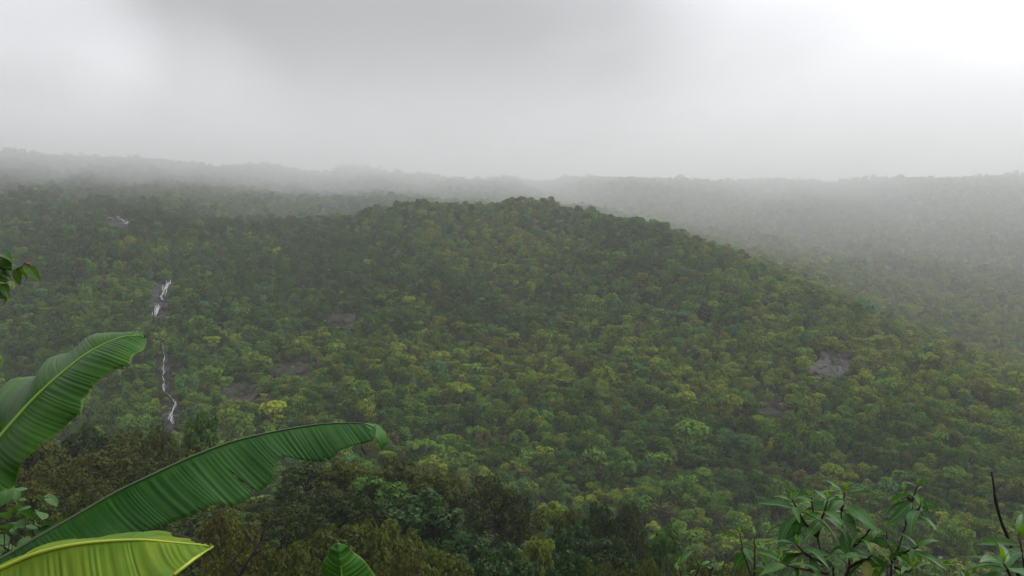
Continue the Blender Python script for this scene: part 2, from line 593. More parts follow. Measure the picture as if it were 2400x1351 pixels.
water_strands([S(4.5, (399, 675), (395, 683), (390, 692), (386, 702), (381, 710), (382, 714), (386, 720)),
               S(3.0, (402, 669), (403, 678), (397, 684)), S(2.6, (394, 671), (395, 679), (393, 686)),
               S(3.0, (397, 684), (393, 694), (391, 701), (388, 709)), S(2.4, (385, 683), (384, 690), (384, 697))],
              'upper half of the middle waterfall, a white zigzag on dark rock')
water_strands([S(5.0, (376, 730), (373, 740), (369, 750), (368, 760)), S(3.2, (379, 731), (375, 742), (371, 753)),
               S(2.8, (370, 733), (367, 743), (366, 752)), S(2.6, (361, 748), (361, 757))],
              'lower half of the middle waterfall, spreading white strands')
water_strands([S(4.0, (412, 956), (416, 963), (414, 972), (410, 983), (405, 992), (406, 1002), (410, 1014)),
               S(3.2, (405, 990), (401, 999), (399, 1006)), S(3.0, (408, 952), (412, 958)),
               S(3.0, (409, 986), (409, 998), (407, 1008))],
              'lowest white cascade just above the near treetops')
water_strands([S(3.0, (391, 853), (390, 862), (389, 868)), S(3.0, (386, 882), (389, 889), (385, 897)),
               S(1.2, (370, 762), (380, 800), (390, 853)), S(1.2, (389, 868), (386, 882)), S(1.3, (385, 897), (390, 917)), S(1.2, (391, 938), (402, 948), (408, 953)),
               S(3.4, (390, 917), (388, 927), (391, 938)), S(2.4, (388, 928), (390, 937))],
              'thin broken white trickle between the middle fall and lowest cascade')
water_strands([S(3.0, (248, 505), (253, 510)), S(4.0, (276, 521), (283, 519)), S(4.4, (280, 524), (290, 528), (300, 534)),
               S(3.2, (237, 521), (256, 522), (270, 524)), S(3.6, (291, 536), (299, 538), (302, 531))],
              'highest small waterfall on a grey shelf near the mist')

# ------------------------------------------------------------------ trees
def clump_leaves(rn, centers, radii, per, size, up=0.5, flat=1.0, solid=False):
    """leaf-sized folded quads spread over the outside of every clump"""
    V = []; Fc = []
    for c, r in zip(centers, radii):
        d = norm(rn.normal(size=(per, 3)) + np.array([0, 0, up]))
        pos = c + d * (r * (0.62 + 0.4 * rn.random((per, 1)) ** 0.5)) * np.array([1, 1, flat])
        nrm_ = norm(1.3 * d + np.array([0, 0, 0.6]) + 0.5 * rn.normal(size=(per, 3)))
        if solid:
            pos = c + d * (r * (0.86 + 0.2 * rn.random((per, 1)))) * np.array([1, 1, flat])
            nrm_ = norm(1.6 * d + np.array([0, 0, 0.35]) + 0.32 * rn.normal(size=(per, 3)))
        t = norm(np.cross(nrm_, rn.normal(size=(per, 3))))
        t[:, 2] -= 0.35; t = norm(t)
        b = np.cross(nrm_, t)
        L = size * (0.7 + 0.6 * rn.random((per, 1))); W = L * ((0.42 if solid else 0.28) + 0.16 * rn.random((per, 1)))
        fold = nrm_ * W * 0.25
        q = np.stack([pos - t * L * .5, pos - b * W + fold, pos + t * L * .5, pos + b * W + fold], 1).reshape(-1, 3)
        base = sum(len(x) for x in V)
        V.append(q)
        Fc.append(np.arange(per * 4).reshape(-1, 4) + base)
    return np.concatenate(V), np.concatenate(Fc)


def tree_geo(seed, Rr, H, ntips, per, cr, leaf, shape='round', trunk=0.32, sides=5, detail=True, up=0.5, solid=False):
    rn = np.random.default_rng(seed)
    zc, hz = {'round': (0.62, 0.36), 'tall': (0.56, 0.42), 'flat': (0.80, 0.17), 'bush': (0.48, 0.50), 'layer': (0.66, 0.30)}[shape]
    tips = []
    while len(tips) < ntips:
        d = norm(rn.normal(size=3) + np.array([0, 0, 0.35]))
        k = 0.55 + 0.45 * rn.random()
        if shape == 'flat': k = math.sqrt(rn.random())
        p = np.array([d[0] * Rr * k, d[1] * Rr * k, H * zc + d[2] * H * hz * k])
        if shape == 'layer':
            lv = np.round((p[2] / H - 0.3) / 0.17) * 0.17 + 0.3
            p[2] = H * (0.85 * lv + 0.15 * p[2] / H)
        if all(np.linalg.norm((p - q) / np.array([1, 1, H / (2 * Rr)])) > Rr * 0.22 for q in tips) or rn.random() < 0.05:
            tips.append(p)
    tips = np.array(tips)
    tips[:, 0] *= 1 + 0.25 * rn.normal(); tips[:, :2] += rn.normal(size=2) * Rr * 0.1
    radii = cr * Rr * (0.7 + 0.6 * rn.random(ntips))
    LV, LF = clump_leaves(rn, tips, radii, per, leaf, up, 0.45 if shape in ('flat', 'layer') else 0.85, solid)
    TV, TF = [], []
    fork = np.array([rn.normal() * Rr * .06, rn.normal() * Rr * .06, H * trunk])
    r0 = 0.022 * H
    tube([(0, 0, -0.06 * H), tuple(fork * np.array([.3, .3, .45]) + rn.normal(size=3) * .03 * Rr), tuple(fork)], [r0 * 1.35, r0, r0 * .8], sides, TV, TF)
    nl = 5 if detail else 3
    seeds = tips[rn.choice(ntips, nl, replace=False)]
    asg = np.argmin(((tips[:, None] - seeds[None]) ** 2).sum(-1), 1)
    for k in range(nl):
        g = tips[asg == k]
        if not len(g): continue
        ce = g.mean(0)
        mid = fork + (ce - fork) * 0.55 + rn.normal(size=3) * Rr * .07 + np.array([0, 0, -H * 0.03])
        end = fork + (ce - fork) * 0.85
        tube([tuple(fork), tuple(mid), tuple(end)], [r0 * .7, r0 * .45, r0 * .25], sides, TV, TF)
        if detail:
            for tp in g:
                s = mid if rn.random() < .5 else end
                m2 = (s + tp) / 2 + rn.normal(size=3) * Rr * .06
                tube([tuple(s), tuple(m2), tuple(tp)], [r0 * .28, r0 * .17, r0 * .07], 4, TV, TF)
    return LV, LF, TV, TF


# forest prototypes (unit: radius 1, height 1)
def unit(V, Rr, H):
    V = np.array([tuple(v) for v in V], float)
    V[:, :2] /= Rr; V[:, 2] /= H
    return V


SHAPES = ['round', 'tall', 'layer', 'round', 'flat', 'round']
far_crown, far_trunk = [], []
for i, sh in enumerate(SHAPES):
    LV, LF, TV, TF = tree_geo(100 + i, 4.0, 8.5, (14, 13, 14, 20, 12, 11)[i], (66, 66, 60, 50, 60, 76)[i], (.40, .40, .36, .33, .36, .48)[i], (.80, .80, .75, .70, .75, .85)[i], sh, 0.34, 4, False, 0.75, True)
    far_crown.append((unit(LV, 4.0, 8.5), LF)); far_trunk.append((unit(TV, 4.0, 8.5), TF))
LV, LF, TV, TF = tree_geo(140, 1.6, 2.4, 9, 46, .44, 0.42, 'bush', 0.1, 4, False, 0.7, True)
bush_unit = (unit(LV, 1.6, 2.4), LF)

crown_mesh = {}
for k in FKEYS:
    for i in range(len(SHAPES)):
        crown_mesh[k, i] = mesh_data('crown', far_crown[i][0], far_crown[i][1], M_far[k])
trunk_mesh = [mesh_data('trunk', v, f, M_bark, True) for v, f in far_trunk]

proto_col = bpy.data.collections.new('forest_prototypes')
pn = 0
for k in FKEYS:
    for i in range(len(SHAPES)):
        # crown and trunk of a forest tree joined for the far mass
        cv, cf = far_crown[i]; tv, tf = far_trunk[i]
        me = bpy.data.meshes.new('forest_tree')
        me.from_pydata(np.concatenate([cv, tv]).tolist(), [], [tuple(map(int, f)) for f in cf] + [tuple(int(a) + len(cv) for a in f) for f in tf])
        me.materials.append(M_far[k]); me.materials.append(M_bark)
        me.polygons.foreach_set('material_index', [0] * len(cf) + [1] * len(tf))
        proto_col.objects.link(bpy.data.objects.new('p%03d' % pn, me)); pn += 1
bush_col = bpy.data.collections.new('undergrowth_prototypes')
for q, k in enumerate(FKEYS):
    bush_col.objects.link(bpy.data.objects.new('b%03d' % q, mesh_data('undergrowth', bush_unit[0], bush_unit[1], M_far[k])))


for q, k in enumerate(('olive', 'dark', 'brown', 'green')):
    bush_col.objects.link(bpy.data.objects.new('b%03d' % (6 + q), mesh_data('undergrowth', bush_unit[0], bush_unit[1], M_near[k])))


def scatter_object(name, pts, scl, rot, idx, collection, label):
    me = bpy.data.meshes.new(name)
    me.from_pydata([tuple(p) for p in pts], [], [])
    a = me.attributes.new('sc', 'FLOAT_VECTOR', 'POINT'); a.data.foreach_set('vector', np.asarray(scl, float).ravel())
    a = me.attributes.new('ro', 'FLOAT_VECTOR', 'POINT'); a.data.foreach_set('vector', np.asarray(rot, float).ravel())
    a = me.attributes.new('ix', 'INT', 'POINT'); a.data.foreach_set('value', np.asarray(idx, int).ravel())
    o = obj(name, me)
    ng = bpy.data.node_groups.new(name + '_scatter', 'GeometryNodeTree')
    ng.interface.new_socket('Geometry', in_out='INPUT', socket_type='NodeSocketGeometry')
    ng.interface.new_socket('Geometry', in_out='OUTPUT', socket_type='NodeSocketGeometry')
    gi = ng.nodes.new('NodeGroupInput'); go = ng.nodes.new('NodeGroupOutput')
    ci = ng.nodes.new('GeometryNodeCollectionInfo')
    ci.inputs['Collection'].default_value = collection
    ci.inputs['Separate Children'].default_value = True
    ci.inputs['Reset Children'].default_value = True
    ip = ng.nodes.new('GeometryNodeInstanceOnPoints')
    ip.inputs['Pick Instance'].default_value = True
    L = ng.links.new

    def attr(n, t):
        x = ng.nodes.new('GeometryNodeInputNamedAttribute'); x.data_type = t; x.inputs['Name'].default_value = n
        return x.outputs['Attribute']
    L(gi.outputs[0], ip.inputs['Points'])
    L(ci.outputs[0], ip.inputs['Instance'])
    L(attr('ix', 'INT'), ip.inputs['Instance Index'])
    er = ng.nodes.new('FunctionNodeEulerToRotation')
    L(attr('ro', 'FLOAT_VECTOR'), er.inputs[0])
    L(er.outputs[0], ip.inputs['Rotation'])
    L(attr('sc', 'FLOAT_VECTOR'), ip.inputs['Scale'])
    L(ip.outputs[0], go.inputs[0])
    md = o.modifiers.new('scatter', 'NODES'); md.node_group = ng
    tag(o, label, kind='stuff')
    return o


def rock_clear(x, y, z0, h, r, k=1.0):
    """trees keep off the rock and off the view slope right below it"""
    y = np.maximum(y, 1.0)
    u = CU + F * x / y
    v0 = CV - F * z0 / y; v1 = CV - F * (z0 + h * .92) / y
    bad = np.zeros(len(x), bool)
    for (ru_, rv_, a, b, Yr) in ROCKS:
        rp = F * r / y
        inx = np.abs(u - ru_) < a * .75 + rp * .5
        iny = (v1 < rv_ + b * .45) & (v0 > rv_ - b * .85)
        bad |= inx & iny & (y < Yr + 25) & (y > Yr - 110)
    return bad


# near canopy line: below it the near spur hides the far slope
def near_line(u):
    return np.interp(u, [-400, 0, 300, 480, 700, 900, 1000, 1200, 1350, 1500, 1700, 1900, 2500], [1010, 1010, 1005, 990, 1070, 1075, 1110, 1165, 1190, 1240, 1300, 1360, 1380])


def grid_pts(sp, y0, y1, jit=0.48, um=(-330, 2730)):
    ys = np.arange(y0, y1, sp); xs = np.arange(-900, 900, sp)
    X, Y = np.meshgrid(xs, ys)
    X = X + (np.arange(len(ys)) % 2 * sp * .5)[:, None]
    X = X + RNG.uniform(-jit, jit, X.shape) * sp; Y = Y + RNG.uniform(-jit, jit, Y.shape) * sp
    X = X.ravel(); Y = Y.ravel()
    u = CU + F * X / np.maximum(Y, 1)
    k = (u > um[0]) & (u < um[1])
    return X[k], Y[k]


X, Y = grid_pts(3.25, 122, 1010)
Zt = terrain(X, Y)
n = len(X)
big = np.clip(RNG.normal(0, 1, n), -1.6, 2.2)
rad = 1.86 * np.exp(0.33 * big) * np.interp(Y, [200, 420, 600], [1.06, 0.86, 0.78])
rad *= np.where(RNG.random(n) < 0.22, 0.62, 1.0)
rad *= np.where((RNG.random(n) < 0.045) & (Y < 400), 1.45, 1.0)
hgt = rad * RNG.uniform(1.45, 2.5, n) + 1.0
# colour drifts over the slope, with single odd trees
c1 = 1.3 * fbm(X / 60, Y / 60, 3) + 0.42 * RNG.normal(0, 1, n) + np.clip(X / 240, -.55, 1.0) + 0.10  # x term drifts yellower to the right, partly imitating brighter light
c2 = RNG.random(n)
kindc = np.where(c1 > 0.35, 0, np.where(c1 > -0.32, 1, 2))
kindc = np.where(c2 < 0.012 + 0.13 * np.clip((X - 20) / 200, 0, 1) * (fbm(X / 45, Y / 70, 2) > -.12), 3, kindc)  # extra lime trees at right: pale colour put in for stronger light
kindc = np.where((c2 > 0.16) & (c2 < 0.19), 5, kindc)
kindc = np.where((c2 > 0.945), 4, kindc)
_u, _v = CU + F * X / Y, CV - F * (Zt + hgt) / Y
_odd = (np.abs(_u - 2323) < 70) & (_v > 1010) & (_v < 1120)
kindc = np.where(_odd, 1, kindc); rad = np.where(_odd, np.minimum(rad, 1.9), rad); hgt = np.where(_odd, np.minimum(hgt, 4.0), hgt)
shape_i = RNG.choice(len(SHAPES), n, p=[.24, .14, .14, .24, .06, .18])
rotz = RNG.uniform(0, 6.28, n)
ok = ~rock_clear(X, Y, Zt, hgt, rad)
X, Y, Zt, rad, hgt, kindc, shape_i, rotz = [a[ok] for a in (X, Y, Zt, rad, hgt, kindc, shape_i, rotz)]
U = CU + F * X / Y
Vm = CV - F * (Zt + hgt * .7) / Y
# line of sight to each crown over the terrain with its canopy
vis = (U > 10) & (U < 2390) & (Vm < near_line(U) - 12) & (Vm > 330) & (Y < 420)
for f in np.linspace(0.35, 0.97, 26):
    vis &= (terrain(X * f, Y * f) + 3.5 * (Y * f > 130)) < (Zt + hgt * .85) * f + 0.5
order = np.argsort(-(rad / Y) * vis)
single = order[:232]
single = single[vis[single]]
rest = np.ones(len(X), bool); rest[single] = False

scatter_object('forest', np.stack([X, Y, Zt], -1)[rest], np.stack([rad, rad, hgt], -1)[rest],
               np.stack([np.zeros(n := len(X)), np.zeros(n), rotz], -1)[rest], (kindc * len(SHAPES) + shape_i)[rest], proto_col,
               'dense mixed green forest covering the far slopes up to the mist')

COLOUR = ['olive green', 'mid green', 'dark green', 'yellow-green', 'blue-green', 'grey-brown']
FORM = ['rounded', 'tall', 'layered', 'many-lobed', 'flat-topped', 'broad']


def place_of(u, v):
    zones = ((250, 'behind the upright banana leaf'), (430, 'beside the lowest white cascade'), (560, 'above the bright green near tree'), (700, 'under the long brown rock band'),
             (840, 'over the arching banana leaf'), (960, 'right of the arching leaf tip'), (1080, 'straight above the dark glossy tree'), (1190, 'above the dark upright trunk'),
             (1300, 'above the bright yellow-green sapling'), (1430, 'above the dark open near tree'), (1550, 'above the thin brownish near tree'), (1680, 'above the low seedling'),
             (1800, 'above the thin two-stemmed shrub'), (1920, 'over the left half of the big shrub'), (2040, 'over the right half of the big shrub'),
             (2140, 'between big shrub and forked shrub'), (2240, 'right above the forked shrub'), (2320, 'just left of the bare twig'), (9999, 'right of the bare twig'))
    a = next(t for m, t in zones if u < m)
    b = 'low' if v > 1150 else 'fairly low' if v > 1060 else 'halfway up' if v > 960 else 'higher up' if v > 860 else 'high up'
    return b + ' ' + a


def full_tree(name, x, y, z, r, h, rz, cm, tm, label, group):
    e = empty(name, (x, y, z))
    e.rotation_euler = (0, 0, rz)
    e.scale = (r, r, h)
    obj('crown', cm, e); obj('trunk', tm, e)
    tag(e, label, 'tree', group)
    return e


from collections import defaultdict
same = defaultdict(list)
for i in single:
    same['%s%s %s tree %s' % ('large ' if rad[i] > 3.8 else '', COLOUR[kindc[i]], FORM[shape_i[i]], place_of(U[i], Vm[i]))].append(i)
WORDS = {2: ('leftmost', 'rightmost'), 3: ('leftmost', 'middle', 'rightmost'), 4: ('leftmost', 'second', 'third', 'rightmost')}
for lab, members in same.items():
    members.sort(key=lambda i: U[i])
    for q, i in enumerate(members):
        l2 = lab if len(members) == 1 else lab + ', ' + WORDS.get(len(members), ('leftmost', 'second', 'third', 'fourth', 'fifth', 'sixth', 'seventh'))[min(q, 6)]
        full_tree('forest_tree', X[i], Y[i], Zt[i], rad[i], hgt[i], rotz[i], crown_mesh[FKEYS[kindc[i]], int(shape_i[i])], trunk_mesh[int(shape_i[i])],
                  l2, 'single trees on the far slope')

# undergrowth between the trunks and on the near spur
Xa, Ya = grid_pts(3.3, 122, 560)
Xb, Yb = grid_pts(1.9, 24, 122, um=(-300, 2700))
r_a = RNG.uniform(0.9, 1.7, len(Xa)); r_b = RNG.uniform(0.8, 1.7, len(Xb))
h_a = r_a * RNG.uniform(.9, 1.5, len(Xa)); h_b = r_b * RNG.uniform(.9, 1.5, len(Xb))
k_a = RNG.choice(6, len(Xa), p=[.28, .30, .18, .04, .14, .06]); k_b = RNG.choice([6, 7, 8, 9], len(Xb), p=[.42, .32, .10, .16])
Za, Zb = terrain(Xa, Ya), terrain(Xb, Yb)
oa = ~rock_clear(Xa, Ya, Za, h_a * .8, r_a) | (RNG.random(len(Xa)) < .38)
ob = CV - F * (Zb + h_b) / Yb > 1000
P_ = np.concatenate([np.stack([Xa, Ya, Za - .15], -1)[oa], np.stack([Xb, Yb, Zb - .15], -1)[ob]])
S_ = np.concatenate([np.stack([r_a, r_a, h_a], -1)[oa], np.stack([r_b, r_b, h_b], -1)[ob]])
K_ = np.concatenate([k_a[oa], k_b[ob]])
R_ = np.zeros_like(P_); R_[:, 2] = RNG.uniform(0, 6.28, len(P_))
scatter_object('undergrowth', P_, S_, R_, K_, bush_col, 'low scrub filling the gaps between the trees')

# ------------------------------------------------------------------ trees on the near spur
NEAR = {}


def near_proto(key, mat, bark, *a, **k):
    Rr, H = a[1], a[2]
    LV, LF, TV, TF = tree_geo(*a, **k)
    NEAR[key] = (mesh_data('crown', unit(LV, Rr, H), LF, mat), mesh_data('trunk', unit(TV, Rr, H), TF, bark, True))


near_proto('olive', M_near['olive'], M_bark, 201, 3.4, 7, 48, 120, 0.218, 0.39, 'round', .25)
near_proto('olive2', M_near['olive'], M_bark, 202, 3.4, 7, 44, 120, 0.227, 0.39, 'bush', .2)
near_proto('green', M_near['green'], M_bark, 203, 2.6, 7, 36, 110, 0.227, 0.41, 'tall', .25)
near_proto('glossy', M_near['glossy'], M_bark_dark, 204, 4.0, 8, 60, 100, 0.202, 0.53, 'bush', .22)
near_proto('glossy2', M_near['glossy'], M_bark_dark, 205, 3.0, 6, 44, 90, 0.218, 0.48, 'round', .25)
near_proto('dark', M_near['dark'], M_bark_dark, 206, 3.2, 6.5, 44, 100, 0.218, 0.39, 'round', .28)
near_proto('lime', M_near['lime'], M_bark, 207, 2.2, 4.5, 34, 60, 0.202, 0.41, 'bush', .2)
near_proto('brown', M_near['brown'], M_bark_dark, 208, 3.2, 8, 60, 60, 0.218, 0.32, 'tall', .35)
near_proto('brown2', M_near['brown'], M_bark_dark, 209, 3.4, 7, 55, 64, 0.218, 0.32, 'round', .3)
near_proto('rust', M_near['rust'], M_bark_dark, 210, 3.4, 6, 60, 56, 0.235, 0.30, 'round', .25)
near_proto('rust2', M_near['rust'], M_bark_dark, 211, 3.4, 5, 55, 60, 0.252, 0.30, 'bush', .2)
near_proto('scrub', M_near['olive'], M_bark_dark, 212, 3.4, 4.5, 44, 90, 0.235, 0.34, 'bush', .15)

NT = [  # u, v of the top, distance, crown width in photo pixels, kind, label
    (478, 975, 112, 92, 'green', 'bright green small-leaved tree standing above the near treetops at left'),
    (385, 1008, 108, 80, 'olive', 'yellowish tree just below the lowest white cascade'),
    (300, 1002, 110, 110, 'olive2', 'olive tree left of the lowest cascade, right of the upright banana leaf'),
    (205, 1003, 112, 120, 'dark', 'dark olive tree behind the lower edge of the upright banana leaf'),
    (95, 1030, 108, 130, 'olive', 'olive tree peeping out below the upright banana leaf'),
    (430, 1035, 100, 110, 'olive2', 'yellow-green tree at the foot of the bright green one'),
    (260, 1052, 92, 190, 'rust', 'sparse reddish-brown tree with yellow leaves above the arching banana leaf'),
    (150, 1085, 80, 190, 'rust2', 'brown scrubby tree just right of the round-leaved bush'),
    (360, 1080, 84, 150, 'brown', 'thin brown tree hanging over the arching banana leaf midrib'),
    (540, 1040, 105, 100, 'olive', 'olive treetop showing over the middle of the arching banana leaf'),
    (60, 1130, 70, 150, 'olive2', 'olive tree behind the round-leaved bush'),
    (230, 1150, 66, 180, 'brown2', 'dark brown twiggy tree over the lower arching banana leaf'),
    (720, 1085, 100, 130, 'dark', 'dark olive tree under the tip half of the arching banana leaf'),
    (815, 1078, 98, 130, 'olive', 'olive tree under the hanging dried tip of the banana leaf'),
    (925, 1068, 102, 140, 'olive2', 'broad olive tree crown right of the arching leaf tip'),
    (1010, 1108, 98, 120, 'olive', 'yellowish olive crown stepping down right of the broad olive crown'),
    (880, 1120, 88, 140, 'green', 'mid green crown below the broad olive crown'),
    (985, 1158, 80, 190, 'glossy', 'big dark blue-green glossy tree in the middle of the near slope'),
    (1065, 1120, 100, 70, 'olive', 'small olive crown between the glossy tree and the bare-trunked tree'),
    (1127, 1112, 92, 130, 'brown', 'tall sparse brown tree with a dark upright trunk'),
    (1195, 1148, 92, 110, 'brown2', 'sparse brown tree just right of the dark upright trunk'),
    (1280, 1180, 108, 120, 'lime', 'low bright yellow-green tree behind the brown trees'),
    (1330, 1200, 100, 90, 'olive', 'olive tree right of the low bright yellow-green tree'),
    (1400, 1188, 92, 95, 'dark', 'dark open tree with a leaning branch'),
    (1480, 1183, 92, 110, 'brown2', 'thin brownish tree right of the dark open tree'),
    (1555, 1238, 88, 100, 'green', 'mid green tree at the right end of the near treetops'),
    (1263, 1258, 72, 96, 'lime', 'bright yellow-green sapling in the bottom middle'),
    (1345, 1235, 82, 100, 'glossy2', 'dark green tree behind the yellow-green sapling'),
    (1340, 1305, 62, 110, 'glossy2', 'blue-green tree right below the yellow-green sapling'),
    (1110, 1260, 70, 130, 'glossy2', 'dark glossy tree below the tall sparse brown tree'),
    (1180, 1285, 62, 130, 'glossy', 'blue-green tree left below the yellow-green sapling'),
    (1440, 1270, 74, 140, 'dark', 'dark brownish tree below the thin brownish tree'),
    (1530, 1310, 62, 140, 'scrub', 'olive scrub tree left of the small three-leaved seedling'),
    (1640, 1300, 72, 140, 'olive2', 'olive tree behind the small seedling at bottom right'),
    (1730, 1325, 62, 150, 'scrub', 'olive scrub tree behind the left stems of the whorled shrub'),
    (830, 1160, 76, 150, 'dark', 'dark shrubby tree left of the big glossy tree'),
    (760, 1150, 80, 140, 'brown2', 'brown twiggy tree below the wavy lower edge of the banana leaf'),
    (660, 1175, 70, 160, 'brown', 'dead-looking brown tree right of the torn banana leaf lobe'),
    (900, 1225, 62, 180, 'scrub', 'olive scrub tree behind the pointed leaf tip'),
    (760, 1230, 60, 170, 'olive2', 'yellowish olive bush left above the pointed leaf tip'),
    (1020, 1290, 60, 150, 'scrub', 'olive scrub tree right of the pointed leaf tip'),
    (560, 1255, 52, 170, 'rust2', 'yellow-leaved scrub tree just right of the yellow banana leaf'),
    (680, 1285, 52, 150, 'scrub', 'yellowish scrub tree between yellow banana leaf and pointed leaf tip'),
    (520, 1200, 62, 130, 'rust', 'rusty sparse tree under the torn lobe of the banana leaf'),
    (940, 1300, 52, 130, 'rust2', 'brownish scrub tree at the bottom right of the pointed leaf tip'),
    (1400, 1325, 56, 120, 'scrub', 'olive scrub tree at the bottom, right of the blue-green tree'),
]
for (u, v, Yd, w, k, lab) in NT:
    p = at(u, v, Yd)
    z = float(terrain(p.x, p.y))
    h = max(p.z - z, 2.2)
    full_tree('spur_tree', p.x, p.y, z, w / 2 / F * Yd * 1.05, h * 1.0, random.uniform(0, 6.28), NEAR[k][0], NEAR[k][1], lab, 'trees on the near spur')

# bare dark leaning tree at the bottom between the banana leaves
def bare_tree():
    base = at(520, 1460, 46)
    base.z = float(terrain(base.x, base.y))
    e = empty('bare_tree', base)
    V, Fc = [], []
    P = lambda u, v: at(u, v, 46) - base
    w = 0.6 * 46 / F
    tube([(0, 0, -.2), P(545, 1380), P(575, 1325), P(612, 1268)], [8 * w, 6.5 * w, 5.5 * w, 4 * w], 7, V, Fc)
    obj('trunk', mesh_data('trunk', V, Fc, M_bark_dark, True), e)
    for br in ([(612, 1268), (618, 1240), (630, 1226), (662, 1218)], [(600, 1285), (580, 1262), (572, 1240), (590, 1236)],
               [(612, 1268), (640, 1262), (672, 1268)], [(560, 1350), (545, 1320), (570, 1285), (574, 1262)],
               [(585, 1310), (615, 1288), (650, 1282)], [(572, 1330), (530, 1300), (505, 1270), (492, 1230)]):
        V, Fc = [], []
        n_ = len(br)
        tube([P(a, b) + Vector((0, random.uniform(-.3, .3) * (i > 0), 0)) for i, (a, b) in enumerate(br)], [(3.2 - 2.4 * i / (n_ - 1)) * w for i in range(n_)], 5, V, Fc)
        obj('branch', mesh_data('branch', V, Fc, M_bark_dark, True), e)
    tag(e, 'bare dark leaning tree right of the yellow banana leaf', 'tree', 'trees on the near spur')


bare_tree()

# ------------------------------------------------------------------ banana plants
def banana_mat(name, c_blade, c_light, c_rib, transl, rough=0.32, spec=0.5, patch=0.0):
    m, nt, L = new_mat(name)
    out = nd(nt, 'ShaderNodeOutputMaterial')
    uv = nd(nt, 'ShaderNodeUVMap'); uv.uv_map = 'UVMap'
    mp = nd(nt, 'ShaderNodeMapping'); mp.inputs['Scale'].default_value = (70, 1.2, 1)
    L(uv.outputs[0], mp.inputs[0])
    n1 = nd(nt, 'ShaderNodeTexNoise', inp={'Scale': 1.0, 'Detail': 3.0, 'Roughness': 0.6})
    L(mp.outputs[0], n1.inputs['Vector'])
    tc = nd(nt, 'ShaderNodeTexCoord')
    n2 = nd(nt, 'ShaderNodeTexNoise', inp={'Scale': 5.0, 'Detail': 3.0})
    L(tc.outputs['Object'], n2.inputs['Vector'])
    mr = nd(nt, 'ShaderNodeMapRange'); mr.inputs['From Min'].default_value = 0.35; mr.inputs['From Max'].default_value = 0.7
    L(n1.outputs[0], mr.inputs[0])
    ad = nd(nt, 'ShaderNodeMath', operation='MULTIPLY_ADD', inp={1: 0.7})
    L(mr.outputs[0], ad.inputs[0])
    m2 = nd(nt, 'ShaderNodeMapRange'); m2.inputs['From Min'].default_value = 0.4; m2.inputs['From Max'].default_value = 0.65; m2.inputs['To Max'].default_value = 0.5; m2.inputs['To Min'].default_value = -0.1
    L(n2.outputs[0], m2.inputs[0]); L(m2.outputs[0], ad.inputs[2])
    mx = nd(nt, 'ShaderNodeMix', data_type='RGBA')
    mx.inputs['A'].default_value = (*c_blade, 1); mx.inputs['B'].default_value = (*c_light, 1)
    L(ad.outputs[0], mx.inputs['Factor'])
    # pale edge at the margin
    sep = nd(nt, 'ShaderNodeSeparateXYZ'); L(uv.outputs[0], sep.inputs[0])
    e1 = nd(nt, 'ShaderNodeMath', operation='SUBTRACT', inp={1: 0.5}); L(sep.outputs['Y'], e1.inputs[0])
    e2 = nd(nt, 'ShaderNodeMath', operation='ABSOLUTE'); L(e1.outputs[0], e2.inputs[0])
    e3 = nd(nt, 'ShaderNodeMapRange'); e3.inputs['From Min'].default_value = 0.478; e3.inputs['From Max'].default_value = 0.5
    L(e2.outputs[0], e3.inputs[0])
    mx2 = nd(nt, 'ShaderNodeMix', data_type='RGBA'); mx2.inputs['B'].default_value = (*c_rib, 1)
    L(e3.outputs[0], mx2.inputs['Factor']); L(mx.outputs['Result'], mx2.inputs['A'])
    # brown scorched margin and small scars
    nm = nd(nt, 'ShaderNodeTexNoise', inp={'Scale': 26.0, 'Detail': 4.0, 'Roughness': 0.7}); L(tc.outputs['Object'], nm.inputs['Vector'])
    ma = nd(nt, 'ShaderNodeMath', operation='MULTIPLY_ADD', inp={1: 0.11, 2: 0.0}); L(nm.outputs[0], ma.inputs[0])
    mb = nd(nt, 'ShaderNodeMath', operation='ADD'); L(e2.outputs[0], mb.inputs[0]); L(ma.outputs[0], mb.inputs[1])
    mc = nd(nt, 'ShaderNodeMapRange'); mc.inputs['From Min'].default_value = 0.555; mc.inputs['From Max'].default_value = 0.572; L(mb.outputs[0], mc.inputs[0])
    md_ = nd(nt, 'ShaderNodeMapRange'); md_.inputs['From Min'].default_value = 0.70; md_.inputs['From Max'].default_value = 0.74; md_.inputs['To Max'].default_value = 0.8; L(nm.outputs[0], md_.inputs[0])
    me_ = nd(nt, 'ShaderNodeMath', operation='MAXIMUM'); L(mc.outputs[0], me_.inputs[0]); L(md_.outputs[0], me_.inputs[1])
    mx3 = nd(nt, 'ShaderNodeMix', data_type='RGBA'); mx3.inputs['B'].default_value = (0.075, 0.050, 0.016, 1)
    L(me_.outputs[0], mx3.inputs['Factor']); L(mx2.outputs['Result'], mx3.inputs['A'])
    mx2 = mx3
    p = nd(nt, 'ShaderNodeBsdfPrincipled', inp={'Roughness': rough, 'Specular IOR Level': spec})
    L(mx2.outputs['Result'], p.inputs['Base Color'])
    mp3 = nd(nt, 'ShaderNodeMapping'); mp3.inputs['Scale'].default_value = (260, 0.6, 1)
    L(uv.outputs[0], mp3.inputs[0])
    n3 = nd(nt, 'ShaderNodeTexNoise', inp={'Scale': 1.0, 'Detail': 2.0})
    L(mp3.outputs[0], n3.inputs['Vector'])
    b = nd(nt, 'ShaderNodeBump', inp={'Strength': 0.35, 'Distance': 0.002})
    L(n3.outputs[0], b.inputs['Height']); L(b.outputs[0], p.inputs['Normal'])
    tr = nd(nt, 'ShaderNodeBsdfTranslucent')
    hs = nd(nt, 'ShaderNodeHueSaturation', inp={'Saturation': 1.15, 'Value': 1.5, 'Hue': 0.485})
